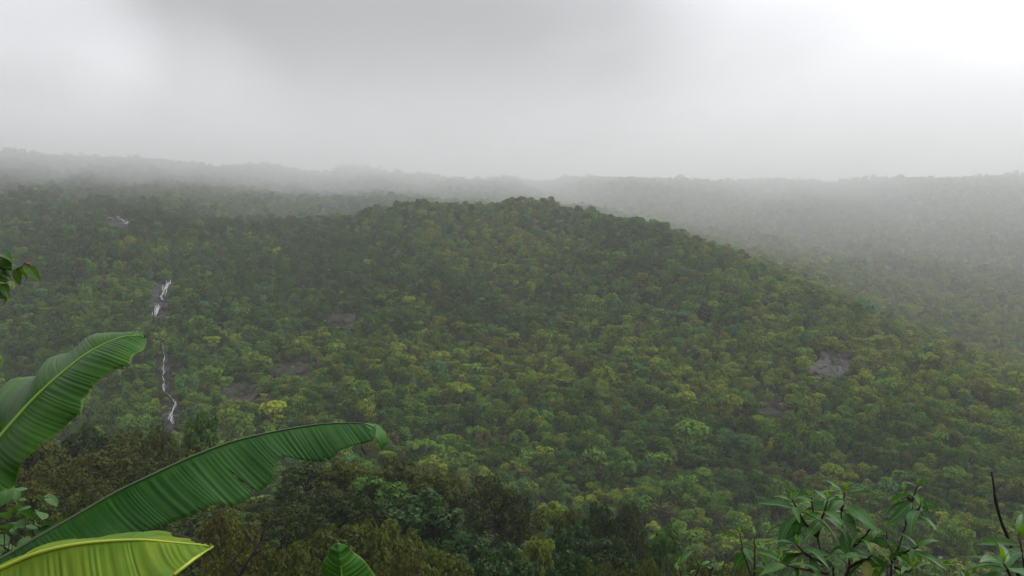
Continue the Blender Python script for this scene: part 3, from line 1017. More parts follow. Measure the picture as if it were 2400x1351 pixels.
    L(mx2.outputs['Result'], hs.inputs['Color']); L(hs.outputs[0], tr.inputs['Color'])
    ms = nd(nt, 'ShaderNodeMixShader', inp={0: transl})
    L(p.outputs[0], ms.inputs[1]); L(tr.outputs[0], ms.inputs[2])
    L(ms.outputs[0], out.inputs['Surface'])
    return m


def resample(pts, n, cuts=None):
    P = np.array([tuple(p) for p in pts], float)
    # Catmull-Rom through the points
    Q = []
    m = len(P)
    for i in range(m - 1):
        p0 = P[max(i - 1, 0)]; p1 = P[i]; p2 = P[i + 1]; p3 = P[min(i + 2, m - 1)]
        for t in np.linspace(0, 1, 14, endpoint=False):
            Q.append(0.5 * ((2 * p1) + (-p0 + p2) * t + (2 * p0 - 5 * p1 + 4 * p2 - p3) * t * t + (-p0 + 3 * p1 - 3 * p2 + p3) * t ** 3))
    Q.append(P[-1]); Q = np.array(Q)
    d = np.concatenate([[0], np.cumsum(np.linalg.norm(np.diff(Q, axis=0), axis=1))]); d /= d[-1]
    s = np.linspace(0, 1, n)
    return np.stack([np.interp(s, d, Q[:, k]) for k in range(3)], -1)


def blade(name, mid, ea, eb, mat, parent, origin, nribs=50, amp=0.0016, n=520, half=13, sag=0.02, seed=0, tears=(), slant=0.03, wavy=0.006):
    """leaf blade: midrib curve, two margins, corrugated along the side veins"""
    rn = np.random.default_rng(seed)
    Mi, A, B = resample(mid, n), resample(ea, n), resample(eb, n)
    s = np.linspace(0, 1, n)
    warp = s * nribs + 0.8 * np.interp(s, np.linspace(0, 1, 30), rn.normal(size=30))
    cor = np.sin(2 * np.pi * warp) * (0.5 + 0.8 * np.interp(s, np.linspace(0, 1, 60), rn.random(60)))
    cor += 0.8 * np.interp(s, np.linspace(0, 1, nribs * 2), rn.normal(size=nribs * 2))
    slow = np.interp(s, np.linspace(0, 1, 16), rn.normal(size=16))
    V = []; UVs = []
    tang = norm(np.gradient(Mi, axis=0))
    W = 2 * half + 1
    s2 = np.clip(s + slant * np.sin(np.pi * s) ** .7, 0, 1)
    A0, B0 = A, B
    for j in range(W):
        t = (j - half) / half
        q = abs(t)
        sq = s + (s2 - s) * q
        E0 = A0 if t < 0 else B0
        E = np.stack([np.interp(sq, s, E0[:, k]) for k in range(3)], -1)
        side = E - Mi
        nrm_ = norm(np.cross(tang, side)) * (1 if t >= 0 else -1)
        nrm_[nrm_[:, 1] > 0] *= -1          # towards the viewer side
        P = Mi + side * q
        ln = np.linalg.norm(side, axis=1, keepdims=True)
        P = P + nrm_ * (sag * ln / 0.2 * (4 * q * (1 - q)))
        P = P + nrm_ * ((cor * amp * min(1, q * 6))[:, None] + (slow * wavy * q * q)[:, None])
        V.append(P)
        UVs.append(np.stack([s, np.full(n, 0.5 + 0.5 * t)], -1))
    V = np.concatenate(V) - np.array(tuple(origin)); UV = np.concatenate(UVs)
    Fc = []
    for j in range(W - 1):
        t0 = (j - half) / half
        for i in range(n - 1):
            sk = False
            for (sd, s0, q0, wd) in tears:
                tt = (j + .5 - half) / half
                if tt * sd > q0 and abs(s[i] - s0 - 0.010 * (abs(tt) - q0)) < wd * (abs(tt) - q0) / (1 - q0): sk = True
            if not sk: Fc.append((j * n + i, j * n + i + 1, (j + 1) * n + i + 1, (j + 1) * n + i))
    me = mesh_data(name, V, Fc, mat, True)
    ul = me.uv_layers.new(name='UVMap')
    li = np.zeros(len(me.loops), int); me.loops.foreach_get('vertex_index', li)
    ul.data.foreach_set('uv', UV[li].ravel())
    o = obj(name, me, parent)
    so = o.modifiers.new('thickness', 'SOLIDIFY'); so.thickness = 0.0009
    return o, Mi, tang


def midrib(Mi, r0, r1, mat, parent, origin, push=(0, -.003, 0)):
    n = len(Mi); idx = np.linspace(0, n - 1, 60).astype(int)
    V, Fc = tube([Vector(Mi[i]) - Vector(origin) + Vector(push) for i in idx], [r0 + (r1 - r0) * k / 59 for k in range(60)], 8)
    return obj('midrib', mesh_data('midrib', V, Fc, mat, True), parent)


M_ban_upright = banana_mat('banana_blade_fresh', (0.022, 0.092, 0.005), (0.048, 0.145, 0.008), (0.11, 0.20, 0.02), 0.30, 0.32, 0.2)
M_ban_arch = banana_mat('banana_blade_dark', (0.012, 0.058, 0.008), (0.028, 0.096, 0.013), (0.06, 0.12, 0.03), 0.24, 0.5, 0.15)
M_ban_yellow = banana_mat('banana_blade_yellow', (0.090, 0.210, 0.008), (0.210, 0.300, 0.012), (0.34, 0.42, 0.06), 0.42, 0.45, 0.3)
M_ban_tip = banana_mat('banana_blade_tip', (0.030, 0.115, 0.014), (0.050, 0.150, 0.012), (0.12, 0.18, 0.02), 0.22, 0.36, 0.2)
M_rib = plain_mat('banana_midrib', (0.20, 0.32, 0.045), 0.4, 0.5, 0.15, 20)
M_rib_dark = plain_mat('banana_midrib_brownish', (0.045, 0.075, 0.025), 0.45, 0.5, 0.35, 24)
M_rib_yellow = plain_mat('banana_midrib_yellow', (0.32, 0.38, 0.03), 0.4, 0.5, 0.1, 20)
M_dry = plain_mat('dried_leaf_edge', (0.030, 0.022, 0.014), 0.8, 0.2, 0.6, 30)
M_stem = plain_mat('banana_stem', (0.10, 0.16, 0.045), 0.45, 0.4, 0.4, 6)


def banana_plant():
    bx, by = -2.05, 2.75
    base = Vector((bx, by, float(terrain(bx, by))))
    root = empty('banana_plant', base)
    tag(root, 'large banana plant at left with one upright, one long arching and one yellow leaf', 'banana plant')
    top = at(-230, 1390, 2.6)
    V, Fc = tube([(0, 0, -.1), (0.02, 0, .5), tuple((top - base) * .75), tuple(top - base)], [.13, .12, .09, .05], 14)
    obj('stem', mesh_data('stem', V, Fc, M_stem, True), root)

    # upright leaf
    lf = [at(-210, 1290, 2.5), at(-120, 1165, 2.58), at(0, 1025, 2.64), at(90, 925, 2.69), at(181, 846, 2.74), at(235, 812, 2.77), at(285, 791, 2.79), at(325, 786, 2.80), at(337, 790, 2.80)]
    up = [at(-200, 1272, 2.52), at(-150, 1070, 2.78), at(-60, 950, 2.86), at(0, 914, 2.96), at(36, 895, 3.06), at(90, 884, 3.08), at(100, 862, 2.9), at(113, 845, 2.94), at(140, 828, 3.06), at(176, 821, 3.06), at(199, 795, 2.91), at(226, 782, 2.9), at(280, 778, 2.88), at(325, 777, 2.84), at(337, 788, 2.80)]
    lo = [at(-205, 1300, 2.49), at(-120, 1260, 2.42), at(0, 1158, 2.46), at(27, 1151, 2.48), at(41, 1137, 2.5), at(59, 1097, 2.5), at(90, 1052, 2.5), at(154, 992, 2.54), at(193, 966, 2.55), at(194, 934, 2.58), at(217, 903, 2.60), at(267, 867, 2.64), at(303, 856, 2.64), at(312, 833, 2.68), at(334, 820, 2.72), at(342, 800, 2.78), at(337, 790, 2.80)]
    b, Mi, tg = blade('leaf', lf, up, lo, M_ban_upright, root, base, 58, .0008, seed=3, sag=.012, wavy=.016, tears=((1, .47, .9, .004), (-1, .52, .92, .004), (1, .70, .94, .003)))
    b['label'] = 'upright fresh green leaf with pale midrib'
    midrib(Mi, .011, .002, M_rib, b, base)

    # long arching leaf, its near half hangs towards us, the far half behind
    mid = [at(-220, 1400, 2.35), at(-100, 1352, 2.40), at(0, 1312, 2.45), at(90, 1260, 2.5), at(181, 1208, 2.56), at(271, 1156, 2.62), at(362, 1112, 2.68), at(452, 1071, 2.74), at(543, 1037, 2.80), at(633, 1015, 2.85), at(724, 999, 2.90), at(791, 993, 2.93), at(850, 994, 2.95), at(878, 1003, 2.95)]
    lo = [at(-215, 1415, 2.33), at(-60, 1375, 2.36), at(20, 1345, 2.38), at(110, 1308, 2.40), at(200, 1284, 2.44), at(317, 1260, 2.5), at(353, 1243, 2.52), at(407, 1224, 2.55), at(475, 1201, 2.58), at(505, 1186, 2.60), at(549, 1187, 2.62), at(575, 1172, 2.64), at(610, 1150, 2.68), at(640, 1120, 2.71), at(648, 1086, 2.75), at(669, 1074, 2.78), at(701, 1079, 2.79), at(764, 1082, 2.81), at(800, 1057, 2.84), at(837, 1041, 2.87), at(876, 1030, 2.90), at(880, 1010, 2.94)]
    fa = [p + Vector((0.0, 0.10 + .10 * math.sin(math.pi * min(1, i / 12)), -.05 - .06 * math.sin(math.pi * min(1, i / 12)))) for i, p in enumerate(mid)]
    fa[0] = mid[0] + Vector((0, .02, 0)); fa[-1] = mid[-1] + Vector((0.002, 0.01, 0))
    b, Mi, tg = blade('leaf', mid, fa, lo, M_ban_arch, root, base, 84, .0007, 640, 13, .016, 5, tears=((1, .615, .45, .006), (1, .40, .80, .002), (1, .76, .86, .003), (1, .50, .88, .0025), (1, .545, .93, .003), (1, .68, .9, .002), (1, .83, .88, .003), (1, .33, .92, .002)))
    b['label'] = 'long dark green arching leaf with torn wavy lower edge'
    midrib(Mi, .007, .0018, M_rib_dark, b, base, (0, -.002, .002))
    # its curled tip
    tipm = [at(848, 994, 2.95), at(872, 1000, 2.955), at(890, 1014, 2.955), at(897, 1034, 2.95), at(896, 1055, 2.95)]
    ta = [at(852, 993, 2.97), at(885, 996, 2.985), at(904, 1016, 2.985), at(907, 1036, 2.97), at(897, 1056, 2.95)]
    tb = [at(850, 996, 2.94), at(866, 1008, 2.92), at(880, 1028, 2.92), at(889, 1044, 2.93), at(895, 1056, 2.95)]
    t, Mt, _ = blade('curled_tip', tipm, ta, tb, M_ban_tip, b, base, 10, .0002, 80, 6, .0, 9, slant=0, wavy=.001)
    V, Fc = tube([at(848, 1043, 2.87) - base, at(849, 1052, 2.865) - base, at(853, 1060, 2.865) - base, at(858, 1066, 2.87) - base], [.004, .0035, .003, .001], 5)
    obj('dried_shred', mesh_data('dried_shred', V, Fc, M_dry, True), b)

    # yellow-green leaf in front
    mid = [at(-220, 1430, 2.15), at(-100, 1375, 2.13), at(0, 1333, 2.12), at(90, 1296, 2.12), at(190, 1274, 2.12), at(317, 1265, 2.13), at(407, 1271, 2.14), at(470, 1277, 2.15), at(500, 1281, 2.15)]
    up = [at(-220, 1424, 2.16), at(-100, 1362, 2.18), at(20, 1318, 2.2), at(105, 1285, 2.22), at(130, 1274, 2.25), at(168, 1266, 2.27), at(215, 1269, 2.25), at(300, 1261, 2.28), at(325, 1257, 2.30), at(393, 1250, 2.30), at(415, 1262, 2.25), at(460, 1273, 2.2), at(499, 1280, 2.15)]
    lo = [at(-215, 1460, 2.12), at(-60, 1500, 1.96), at(60, 1490, 1.94), at(180, 1470, 1.92), at(290, 1430, 1.92), at(350, 1392, 1.95), at(405, 1350, 1.99), at(455, 1312, 2.07), at(500, 1282, 2.15)]
    b, Mi, tg = blade('leaf', mid, up, lo, M_ban_yellow, root, base, 40, .0016, 420, 13, -.012, 11)
    b['label'] = 'yellow-green leaf lit through, with dried dark tip edge'
    midrib(Mi, .0085, .002, M_rib_yellow, b, base)
    V, Fc = tube([at(398, 1252, 2.29) - base, at(425, 1262, 2.24) - base, at(455, 1270, 2.2) - base, at(497, 1279, 2.14) - base], [.003, .010, .008, .001], 6)
    obj('dried_edge', mesh_data('dried_edge', V, Fc, M_dry, True), b)
    V, Fc = tube([at(408, 1348, 1.985) - base, at(455, 1311, 2.06) - base, at(500, 1281, 2.14) - base], [.005, .0045, .001], 6)
    obj('rolled_margin', mesh_data('rolled_margin', V, Fc, M_rib_yellow, True), b)

    # edge of one more leaf touching the frame at the left
    mid = [at(-230, 1250, 2.6), at(-150, 1050, 2.7), at(-90, 900, 2.8), at(-60, 780, 2.9)]
    up = [at(-235, 1240, 2.6), at(-230, 1040, 2.75), at(-160, 880, 2.9), at(-62, 782, 2.9)]
    lo = [at(-225, 1255, 2.58), at(-70, 1060, 2.65), at(3, 862, 2.72), at(-58, 781, 2.9)]
    b, Mi, tg = blade('leaf', mid, up, lo, M_ban_upright, root, base, 40, .002, 200, 8, .012, 12)
    midrib(Mi, .009, .002, M_rib, b, base)


banana_plant()


def young_banana():
    c = at(815, 1620, 2.1)
    base = Vector((c.x, c.y, float(terrain(c.x, c.y))))
    root = empty('banana_plant', base)
    tag(root, 'young banana plant of which one pointed green leaf tip rises at the bottom', 'banana plant')
    V, Fc = tube([(0, 0, -.05), tuple((c - base) * .5), tuple(c - base)], [.04, .034, .02], 10)
    obj('stem', mesh_data('stem', V, Fc, M_stem, True), root)
    mid = [at(815, 1620, 2.10), at(812, 1500, 2.06), at(806, 1400, 2.03), at(800, 1340, 2.02), at(795, 1300, 2.02), at(790, 1270, 2.03)]
    ea = [at(808, 1615, 2.1), at(735, 1500, 2.1), at(745, 1400, 2.08), at(757, 1325, 2.06), at(771, 1295, 2.045), at(790, 1270, 2.03)]
    eb = [at(822, 1615, 2.1), at(915, 1500, 2.1), at(902, 1390, 2.09), at(865, 1329, 2.07), at(839, 1302, 2.06), at(812, 1282, 2.04), at(790, 1269.5, 2.03)]
    b, Mi, tg = blade('leaf', mid, ea, eb, M_ban_tip, root, base, 26, .0010, 240, 10, .010, 21)
    midrib(Mi, .006, .001, M_rib, b, base, (0, .001, 0))


young_banana()

# ------------------------------------------------------------------ shrubs with single leaves
def leaf_blade_mesh(name, mat, width=0.34, droop=0.18, fold=0.12, round_=False, n=9):
    """one leaf of length 1 along +X, bent down towards its tip"""
    V = []; Fc = []
    for i in range(n):
        t = i / (n - 1)
        if round_: w = math.sqrt(max(0, 1 - (2 * t - 1) ** 2)) * (1.05 - .2 * t)
        else: w = (math.sin(math.pi * min(1, t ** 0.85))) ** 0.85 * (1 - 0.25 * t)
        if i == 0: w = 0.06
        if i == n - 1: w = 0.015
        w *= width * .5
        z = 0.10 * math.sin(t * 2.2) - droop * t * t
        wav = 0.012 * math.sin(t * 14)
        V += [(t, -w, z + fold * w * 2 + wav), (t, -w * .5, z + fold * w * 1.1), (t, 0, z), (t, w * .5, z + fold * w * 1.1), (t, w, z + fold * w * 2 - wav)]
    for i in range(n - 1):
        for k in range(4):
            a = i * 5 + k
            Fc.append((a, a + 5, a + 6, a + 1))
    me = mesh_data(name, V, Fc, mat, True)
    return me


def shrub_leaf_mat(name, c1, c2, rib, transl=.28, rough=.42, spec=.22):
    m, nt, L = new_mat(name)
    out = nd(nt, 'ShaderNodeOutputMaterial')
    oi = nd(nt, 'ShaderNodeObjectInfo')
    tc = nd(nt, 'ShaderNodeTexCoord')
    mx = nd(nt, 'ShaderNodeMix', data_type='RGBA'); mx.inputs['A'].default_value = (*c1, 1); mx.inputs['B'].default_value = (*c2, 1)
    L(oi.outputs['Random'], mx.inputs['Factor'])
    sep = nd(nt, 'ShaderNodeSeparateXYZ'); L(tc.outputs['Object'], sep.inputs[0])
    ab = nd(nt, 'ShaderNodeMath', operation='ABSOLUTE'); L(sep.outputs['Y'], ab.inputs[0])
    mr = nd(nt, 'ShaderNodeMapRange'); mr.inputs['From Min'].default_value = 0.004; mr.inputs['From Max'].default_value = 0.016; mr.inputs['To Min'].default_value = 1; mr.inputs['To Max'].default_value = 0
    L(ab.outputs[0], mr.inputs[0])
    mx2 = nd(nt, 'ShaderNodeMix', data_type='RGBA'); mx2.inputs['B'].default_value = (*rib, 1)
    L(mr.outputs[0], mx2.inputs['Factor']); L(mx.outputs['Result'], mx2.inputs['A'])
    ns = nd(nt, 'ShaderNodeTexNoise', inp={'Scale': 4.0, 'Detail': 3.0}); L(tc.outputs['Object'], ns.inputs['Vector'])
    hs = nd(nt, 'ShaderNodeHueSaturation'); m3 = nd(nt, 'ShaderNodeMapRange'); m3.inputs['To Min'].default_value = .75; m3.inputs['To Max'].default_value = 1.25
    L(ns.outputs[0], m3.inputs[0]); L(m3.outputs[0], hs.inputs['Value']); L(mx2.outputs['Result'], hs.inputs['Color'])
    p = nd(nt, 'ShaderNodeBsdfPrincipled', inp={'Roughness': rough, 'Specular IOR Level': spec}); L(hs.outputs[0], p.inputs['Base Color'])
    tr = nd(nt, 'ShaderNodeBsdfTranslucent')
    h2 = nd(nt, 'ShaderNodeHueSaturation', inp={'Saturation': 1.2, 'Value': 1.5, 'Hue': .485}); L(hs.outputs[0], h2.inputs['Color']); L(h2.outputs[0], tr.inputs['Color'])
    ms = nd(nt, 'ShaderNodeMixShader', inp={0: transl}); L(p.outputs[0], ms.inputs[1]); L(tr.outputs[0], ms.inputs[2])
    L(ms.outputs[0], out.inputs['Surface'])
    return m


M_shrub = shrub_leaf_mat('whorled_leaf', (0.034, 0.105, 0.026), (0.060, 0.150, 0.036), (0.12, 0.19, 0.06))
M_shrub_old = shrub_leaf_mat('whorled_leaf_yellowing', (0.13, 0.16, 0.02), (0.16, 0.15, 0.03), (0.2, 0.2, 0.06))
M_shrub_young = shrub_leaf_mat('whorled_leaf_young', (0.090, 0.20, 0.020), (0.12, 0.24, 0.03), (0.18, 0.26, 0.06), .35)
M_round = shrub_leaf_mat('round_leaf', (0.040, 0.105, 0.030), (0.065, 0.150, 0.040), (0.13, 0.20, 0.06))
M_branch_leaf = shrub_leaf_mat('branch_leaf', (0.030, 0.085, 0.012), (0.060, 0.130, 0.016), (0.12, 0.18, 0.04), .3)
M_red = shrub_leaf_mat('red_young_leaf', (0.30, 0.03, 0.04), (0.34, 0.04, 0.05), (0.30, 0.08, 0.06), .3)
M_twig = bark_mat('shrub_twig', (0.030, 0.018, 0.012), (0.075, 0.045, 0.028), 40)
M_twig_dark = bark_mat('dark_twig', (0.014, 0.010, 0.010), (0.035, 0.024, 0.022), 60)
LEAF = [leaf_blade_mesh('leaf', M_shrub, w_, d, f) for w_, d, f in ((.33, .12, .14), (.29, .26, .18), (.36, .40, .10), (.31, .05, .22), (.27, .34, .25), (.38, .2, .06))]
LEAF.append(leaf_blade_mesh('leaf', M_shrub_old, .34, .3, .1))
YOUNG = leaf_blade_mesh('leaf', M_shrub_young, .28, -.05, .3)
ROUND = [leaf_blade_mesh('leaf', M_round, .80, d, f, True) for d, f in ((.1, .10), (.25, .06), (0, .18))]
BLEAF = [leaf_blade_mesh('leaf', M_branch_leaf, .50, d, f) for d, f in ((.1, .12), (.3, .08), (.2, .2))]
BRED = leaf_blade_mesh('leaf', M_red, .34, .3, .15)


def put_leaf(me, pos, direction, size, parent, roll=0.0):
    d = Vector(direction).normalized()
    up = Vector((0, 0, 1))
    y = up.cross(d)
    if y.length < 1e-3: y = Vector((0, 1, 0))
    y.normalize(); z = d.cross(y)
    m = Matrix((d, y, z)).transposed().to_4x4() @ Matrix.Rotation(roll, 4, 'X')
    o = obj('leaf', me, parent)
    o.matrix_local = Matrix.Translation(Vector(pos)) @ m @ Matrix.Scale(size, 4)
    return o


def stem_mesh(pts, r0, r1, parent, mat, name='stem'):
    Q = resample(pts, max(8, len(pts) * 5))
    Q[1:-1] += np.random.default_rng(len(pts) + int(abs(Q[0, 0] * 100))).normal(size=(len(Q) - 2, 3)) * r1 * .5
    n_ = len(Q)
    V, Fc = tube([tuple(q) for q in Q], [r0 + (r1 - r0) * i / (n_ - 1) for i in range(n_)], 7)
    obj(name, mesh_data(name, V, Fc, mat, True), parent)
    return Q


def rosette(rn, tip, axis, n, size, parent, meshes=LEAF, young=True, tilt=(-40, 26)):
    a0 = rn.random() * 6.28
    for i in range(n):
        f = i / max(1, n - 1)
        az = a0 + i * 2.4 + rn.normal() * .25
        el = R(tilt[0] + (tilt[1] - tilt[0]) * f + rn.normal() * 9)
        d = Vector((math.cos(az) * math.cos(el), math.sin(az) * math.cos(el), math.sin(el)))
        pos = Vector(tip) - Vector(axis) * (0.075 * (1 - f)) + d * .006
        s = size * (1.1 - .5 * f) * rn.uniform(.65, 1.2)
        put_leaf(meshes[rn.integers(len(meshes) - (meshes is LEAF and f > .35))], pos, d, s, parent, rn.normal() * .4)
    if young:
        for i in range(3):
            az = a0 + i * 2.1
            d = Vector((math.cos(az) * .45, math.sin(az) * .45, .8))
            put_leaf(YOUNG, tip, d, size * rn.uniform(.18, .32), parent, rn.normal() * .3)


def whorled_shrub(name, label, basepx, Yd, stems, leaf_len, seed, group='shrubs at the right edge of the viewpoint', bare=0):
    rn = np.random.default_rng(seed)
    b = at(*basepx, Yd)
    base = Vector((b.x, b.y, float(terrain(b.x, b.y))))
    root = empty(name, base)
    tag(root, label, 'shrub', group)
    for st in stems:
        pts = [at(*q) - base for q in st['p']]
        if st.get('root'): pts = [Vector((0, 0, -.03)) + Vector((rn.normal() * .04, rn.normal() * .04, 0))] + pts
        Q = stem_mesh(pts, st.get('r', .006), .0028, root, M_twig)
        ax = Vector(Q[-1] - Q[-4]).normalized()
        if st.get('n', 9): rosette(rn, Q[-1], ax, max(4, st.get('n', 9) - 1), leaf_len * st.get('s', 1.0), root)
        # leaves further down the stem
        L_ = np.linalg.norm(np.diff(Q, axis=0), axis=1).sum()
        for k in range(st.get('down', 3)):
            f = 1 - (0.10 + 0.05 * k + rn.random() * .03) / max(L_, .12)
            if f < 0.1: break
            p = Q[int(f * (len(Q) - 1))]
            az = rn.random() * 6.28; el = R(rn.uniform(-40, 10))
            put_leaf(LEAF[rn.integers(6)], p, (math.cos(az) * math.cos(el), math.sin(az) * math.cos(el), math.sin(el)), leaf_len * rn.uniform(.7, 1.1), root, rn.normal() * .5)
    return root


Yw = 3.0
J = (1915, 1258, Yw)
whorled_shrub('whorled_shrub', 'big shrub with whorls of drooping pointed leaves at the bottom right', (1960, 1700), Yw, [
    dict(p=[(1955, 1400, Yw), (1932, 1320, Yw), J], root=True, r=.011, n=0, down=2),
    dict(p=[J, (1880, 1215, 2.95), (1857, 1172, 2.92)], n=9, down=4),
    dict(p=[J, (1925, 1220, 2.96), (1940, 1174, 2.93)], n=9, down=4),
    dict(p=[J, (1908, 1230, 3.05), (1902, 1166, 3.08)], n=8, down=3),
    dict(p=[(1985, 1290, 3.05), (1972, 1220, 3.04), (1980, 1153, 3.02)], n=10, down=4),
    dict(p=[(1955, 1400, Yw), (1990, 1330, 3.03), (1985, 1290, 3.05)], n=0, down=0, r=.008),
    dict(p=[(1932, 1320, Yw), (1895, 1302, 2.9), (1868, 1278, 2.85)], n=8, down=2),
    dict(p=[(1985, 1290, 3.05), (2010, 1275, 3.0), (2040, 1240, 2.95)], n=7, down=3),
    dict(p=[(1940, 1345, Yw), (1860, 1330, 2.8), (1830, 1318, 2.75)], n=6, down=1),
    dict(p=[(1990, 1330, 3.03), (2030, 1310, 2.9), (2045, 1302, 2.85)], n=7, down=1),
], .155, 31)
K = (2125, 1225, Yw)
whorled_shrub('whorled_shrub', 'slender forked whorled shrub standing tallest right of the big shrub', (2085, 1700), Yw, [
    dict(p=[(2086, 1400, Yw), (2098, 1310, Yw), K], root=True, r=.010, n=0, down=3),
    dict(p=[K, (2137, 1175, 3.0), (2152, 1138, 3.0)], n=9, down=5, s=.8),
    dict(p=[K, (2146, 1200, 2.96), (2158, 1186, 2.92)], n=7, down=2),
    dict(p=[(2137, 1175, 3.0), (2128, 1165, 3.05), (2120, 1152, 3.08)], n=5, down=0, s=.7),
    dict(p=[(2104, 1300, Yw), (2130, 1292, 2.95), (2152, 1282, 2.9)], n=8, down=1),
    dict(p=[(2098, 1310, Yw), (2082, 1270, 3.1), (2076, 1240, 3.15)], n=7, down=2),
    dict(p=[(2098, 1330, Yw), (2125, 1340, 2.85), (2140, 1335, 2.8)], n=6, down=0),
], .15, 47)
whorled_shrub('whorled_shrub', 'thin two-stemmed whorled shrub left of the big shrub', (1765, 1700), 3.2, [
    dict(p=[(1764, 1420, 3.2), (1755, 1340, 3.2), (1738, 1285, 3.2), (1734, 1250, 3.2)], root=True, n=6, down=1, s=.7),
    dict(p=[(1764, 1420, 3.2), (1768, 1330, 3.22), (1770, 1258, 3.25)], n=6, down=2, s=.6),
], .145, 53)
whorled_shrub('whorled_shrub', 'low seedling with a few pale upright leaves at the bottom', (1592, 1700), 3.2, [
    dict(p=[(1594, 1420, 3.2), (1592, 1360, 3.2), (1590, 1322, 3.2)], root=True, n=7, down=0, s=.75),
    dict(p=[(1600, 1400, 3.2), (1630, 1350, 3.2), (1640, 1326, 3.2)], n=6, down=0, s=.65),
    dict(p=[(1600, 1400, 3.2), (1660, 1350, 3.25), (1672, 1322, 3.25)], n=4, down=0, s=.65),
], .145, 59)
whorled_shrub('whorled_shrub', 'large-leaved shrub cut off by the right edge of the frame', (2420, 1700), 2.7, [
    dict(p=[(2412, 1420, 2.7), (2400, 1330, 2.7), (2390, 1262, 2.7)], root=True, r=.010, n=9, down=4),
    dict(p=[(2412, 1420, 2.7), (2370, 1350, 2.6), (2352, 1322, 2.55)], n=8, down=1, s=1.15),
    dict(p=[(2412, 1420, 2.7), (2440, 1280, 2.75), (2432, 1205, 2.8)], n=8, down=2),
], .19, 61)


def bare_twig():
    b = at(2400, 1700, 2.85)
    base = Vector((b.x, b.y, float(terrain(b.x, b.y))))
    V, Fc = [], []
    P = [Vector((0, 0, -.05)), at(2395, 1390, 2.85) - base, at(2377, 1305, 2.85) - base, at(2362, 1260, 2.85) - base, at(2347, 1225, 2.85) - base, at(2338, 1192, 2.85) - base,
         at(2334, 1176, 2.85) - base, at(2331, 1158, 2.85) - base, at(2328, 1132, 2.85) - base, at(2324, 1106, 2.85) - base]
    tube(P, [.008, .0065, .006, .0055, .005, .005, .0068, .004, .0034, .003], 7, V, Fc)
    o = obj('bare_twig', mesh_data('bare_twig', V, Fc, M_twig_dark, True))
    o.location = base
    tag(o, 'bare dark upright twig near the right edge', 'twig')


bare_twig()


def small_leaf_shrub(label, spots, Yd, basepx, leaf, seed, meshes, n=26, spread=.13, group='low bushes below the viewpoint', name='low_bush'):
    rn = np.random.default_rng(seed)
    b = at(*basepx, Yd)
    base = Vector((b.x, b.y, float(terrain(b.x, b.y))))
    root = empty(name, base)
    tag(root, label, 'bush', group)
    for (u, v, dy, k) in spots:
        tip = at(u, v, Yd + dy) - base
        Q = stem_mesh([Vector((rn.normal() * .05, rn.normal() * .05, -.05)), tip * .5 + Vector((rn.normal() * .05, rn.normal() * .05, .1)), tip * .85, tip], .007, .002, root, M_twig)
        for i in range(int(k)):
            f = 1 - .28 * rn.random() ** 1.3 if i > 2 else 1
            p = Vector(Q[int(f * (len(Q) - 1))]) + Vector(rn.normal(size=3) * spread * .35)
            az = rn.random() * 6.28; el = R(rn.uniform(-55, 40))
            put_leaf(meshes[rn.integers(len(meshes))], p, (math.cos(az) * math.cos(el), math.sin(az) * math.cos(el), math.sin(el)), leaf * rn.uniform(.7, 1.25), root, rn.normal() * .6)
    return root


small_leaf_shrub('round-leaved green bush at the left edge below the upright banana leaf',
                 [(20, 1165, .3, 10), (50, 1178, .1, 12), (95, 1182, 0, 6), (10, 1215, .0, 12), (60, 1215, -.1, 14), (80, 1240, 0, 12), (30, 1260, -.1, 14), (110, 1240, .1, 5), (5, 1290, -.2, 10), (60, 1290, 0, 8)],
                 3.9, (20, 1600), .075, 71, ROUND, name='round_leaved_bush')
small_leaf_shrub('small-leaved bright green bush along the bottom, right of the forked shrub',
                 [(2190, 1318, 0, 16), (2225, 1330, .2, 16), (2260, 1312, .1, 16), (2300, 1322, 0, 16), (2320, 1335, .2, 14), (2160, 1335, 0, 14), (2245, 1345, -.2, 14)],
                 6.0, (2240, 1600), .085, 73, BLEAF, name='small_leaved_bush')
small_leaf_shrub('small-leaved bright green bush under the forked shrub at the bottom',
                 [(2105, 1300, 0, 16), (2130, 1320, .2, 16), (2080, 1325, 0, 16), (2150, 1310, .1, 14), (2060, 1340, 0, 14)],
                 5.0, (2100, 1600), .080, 79, BLEAF, name='small_leaved_bush')


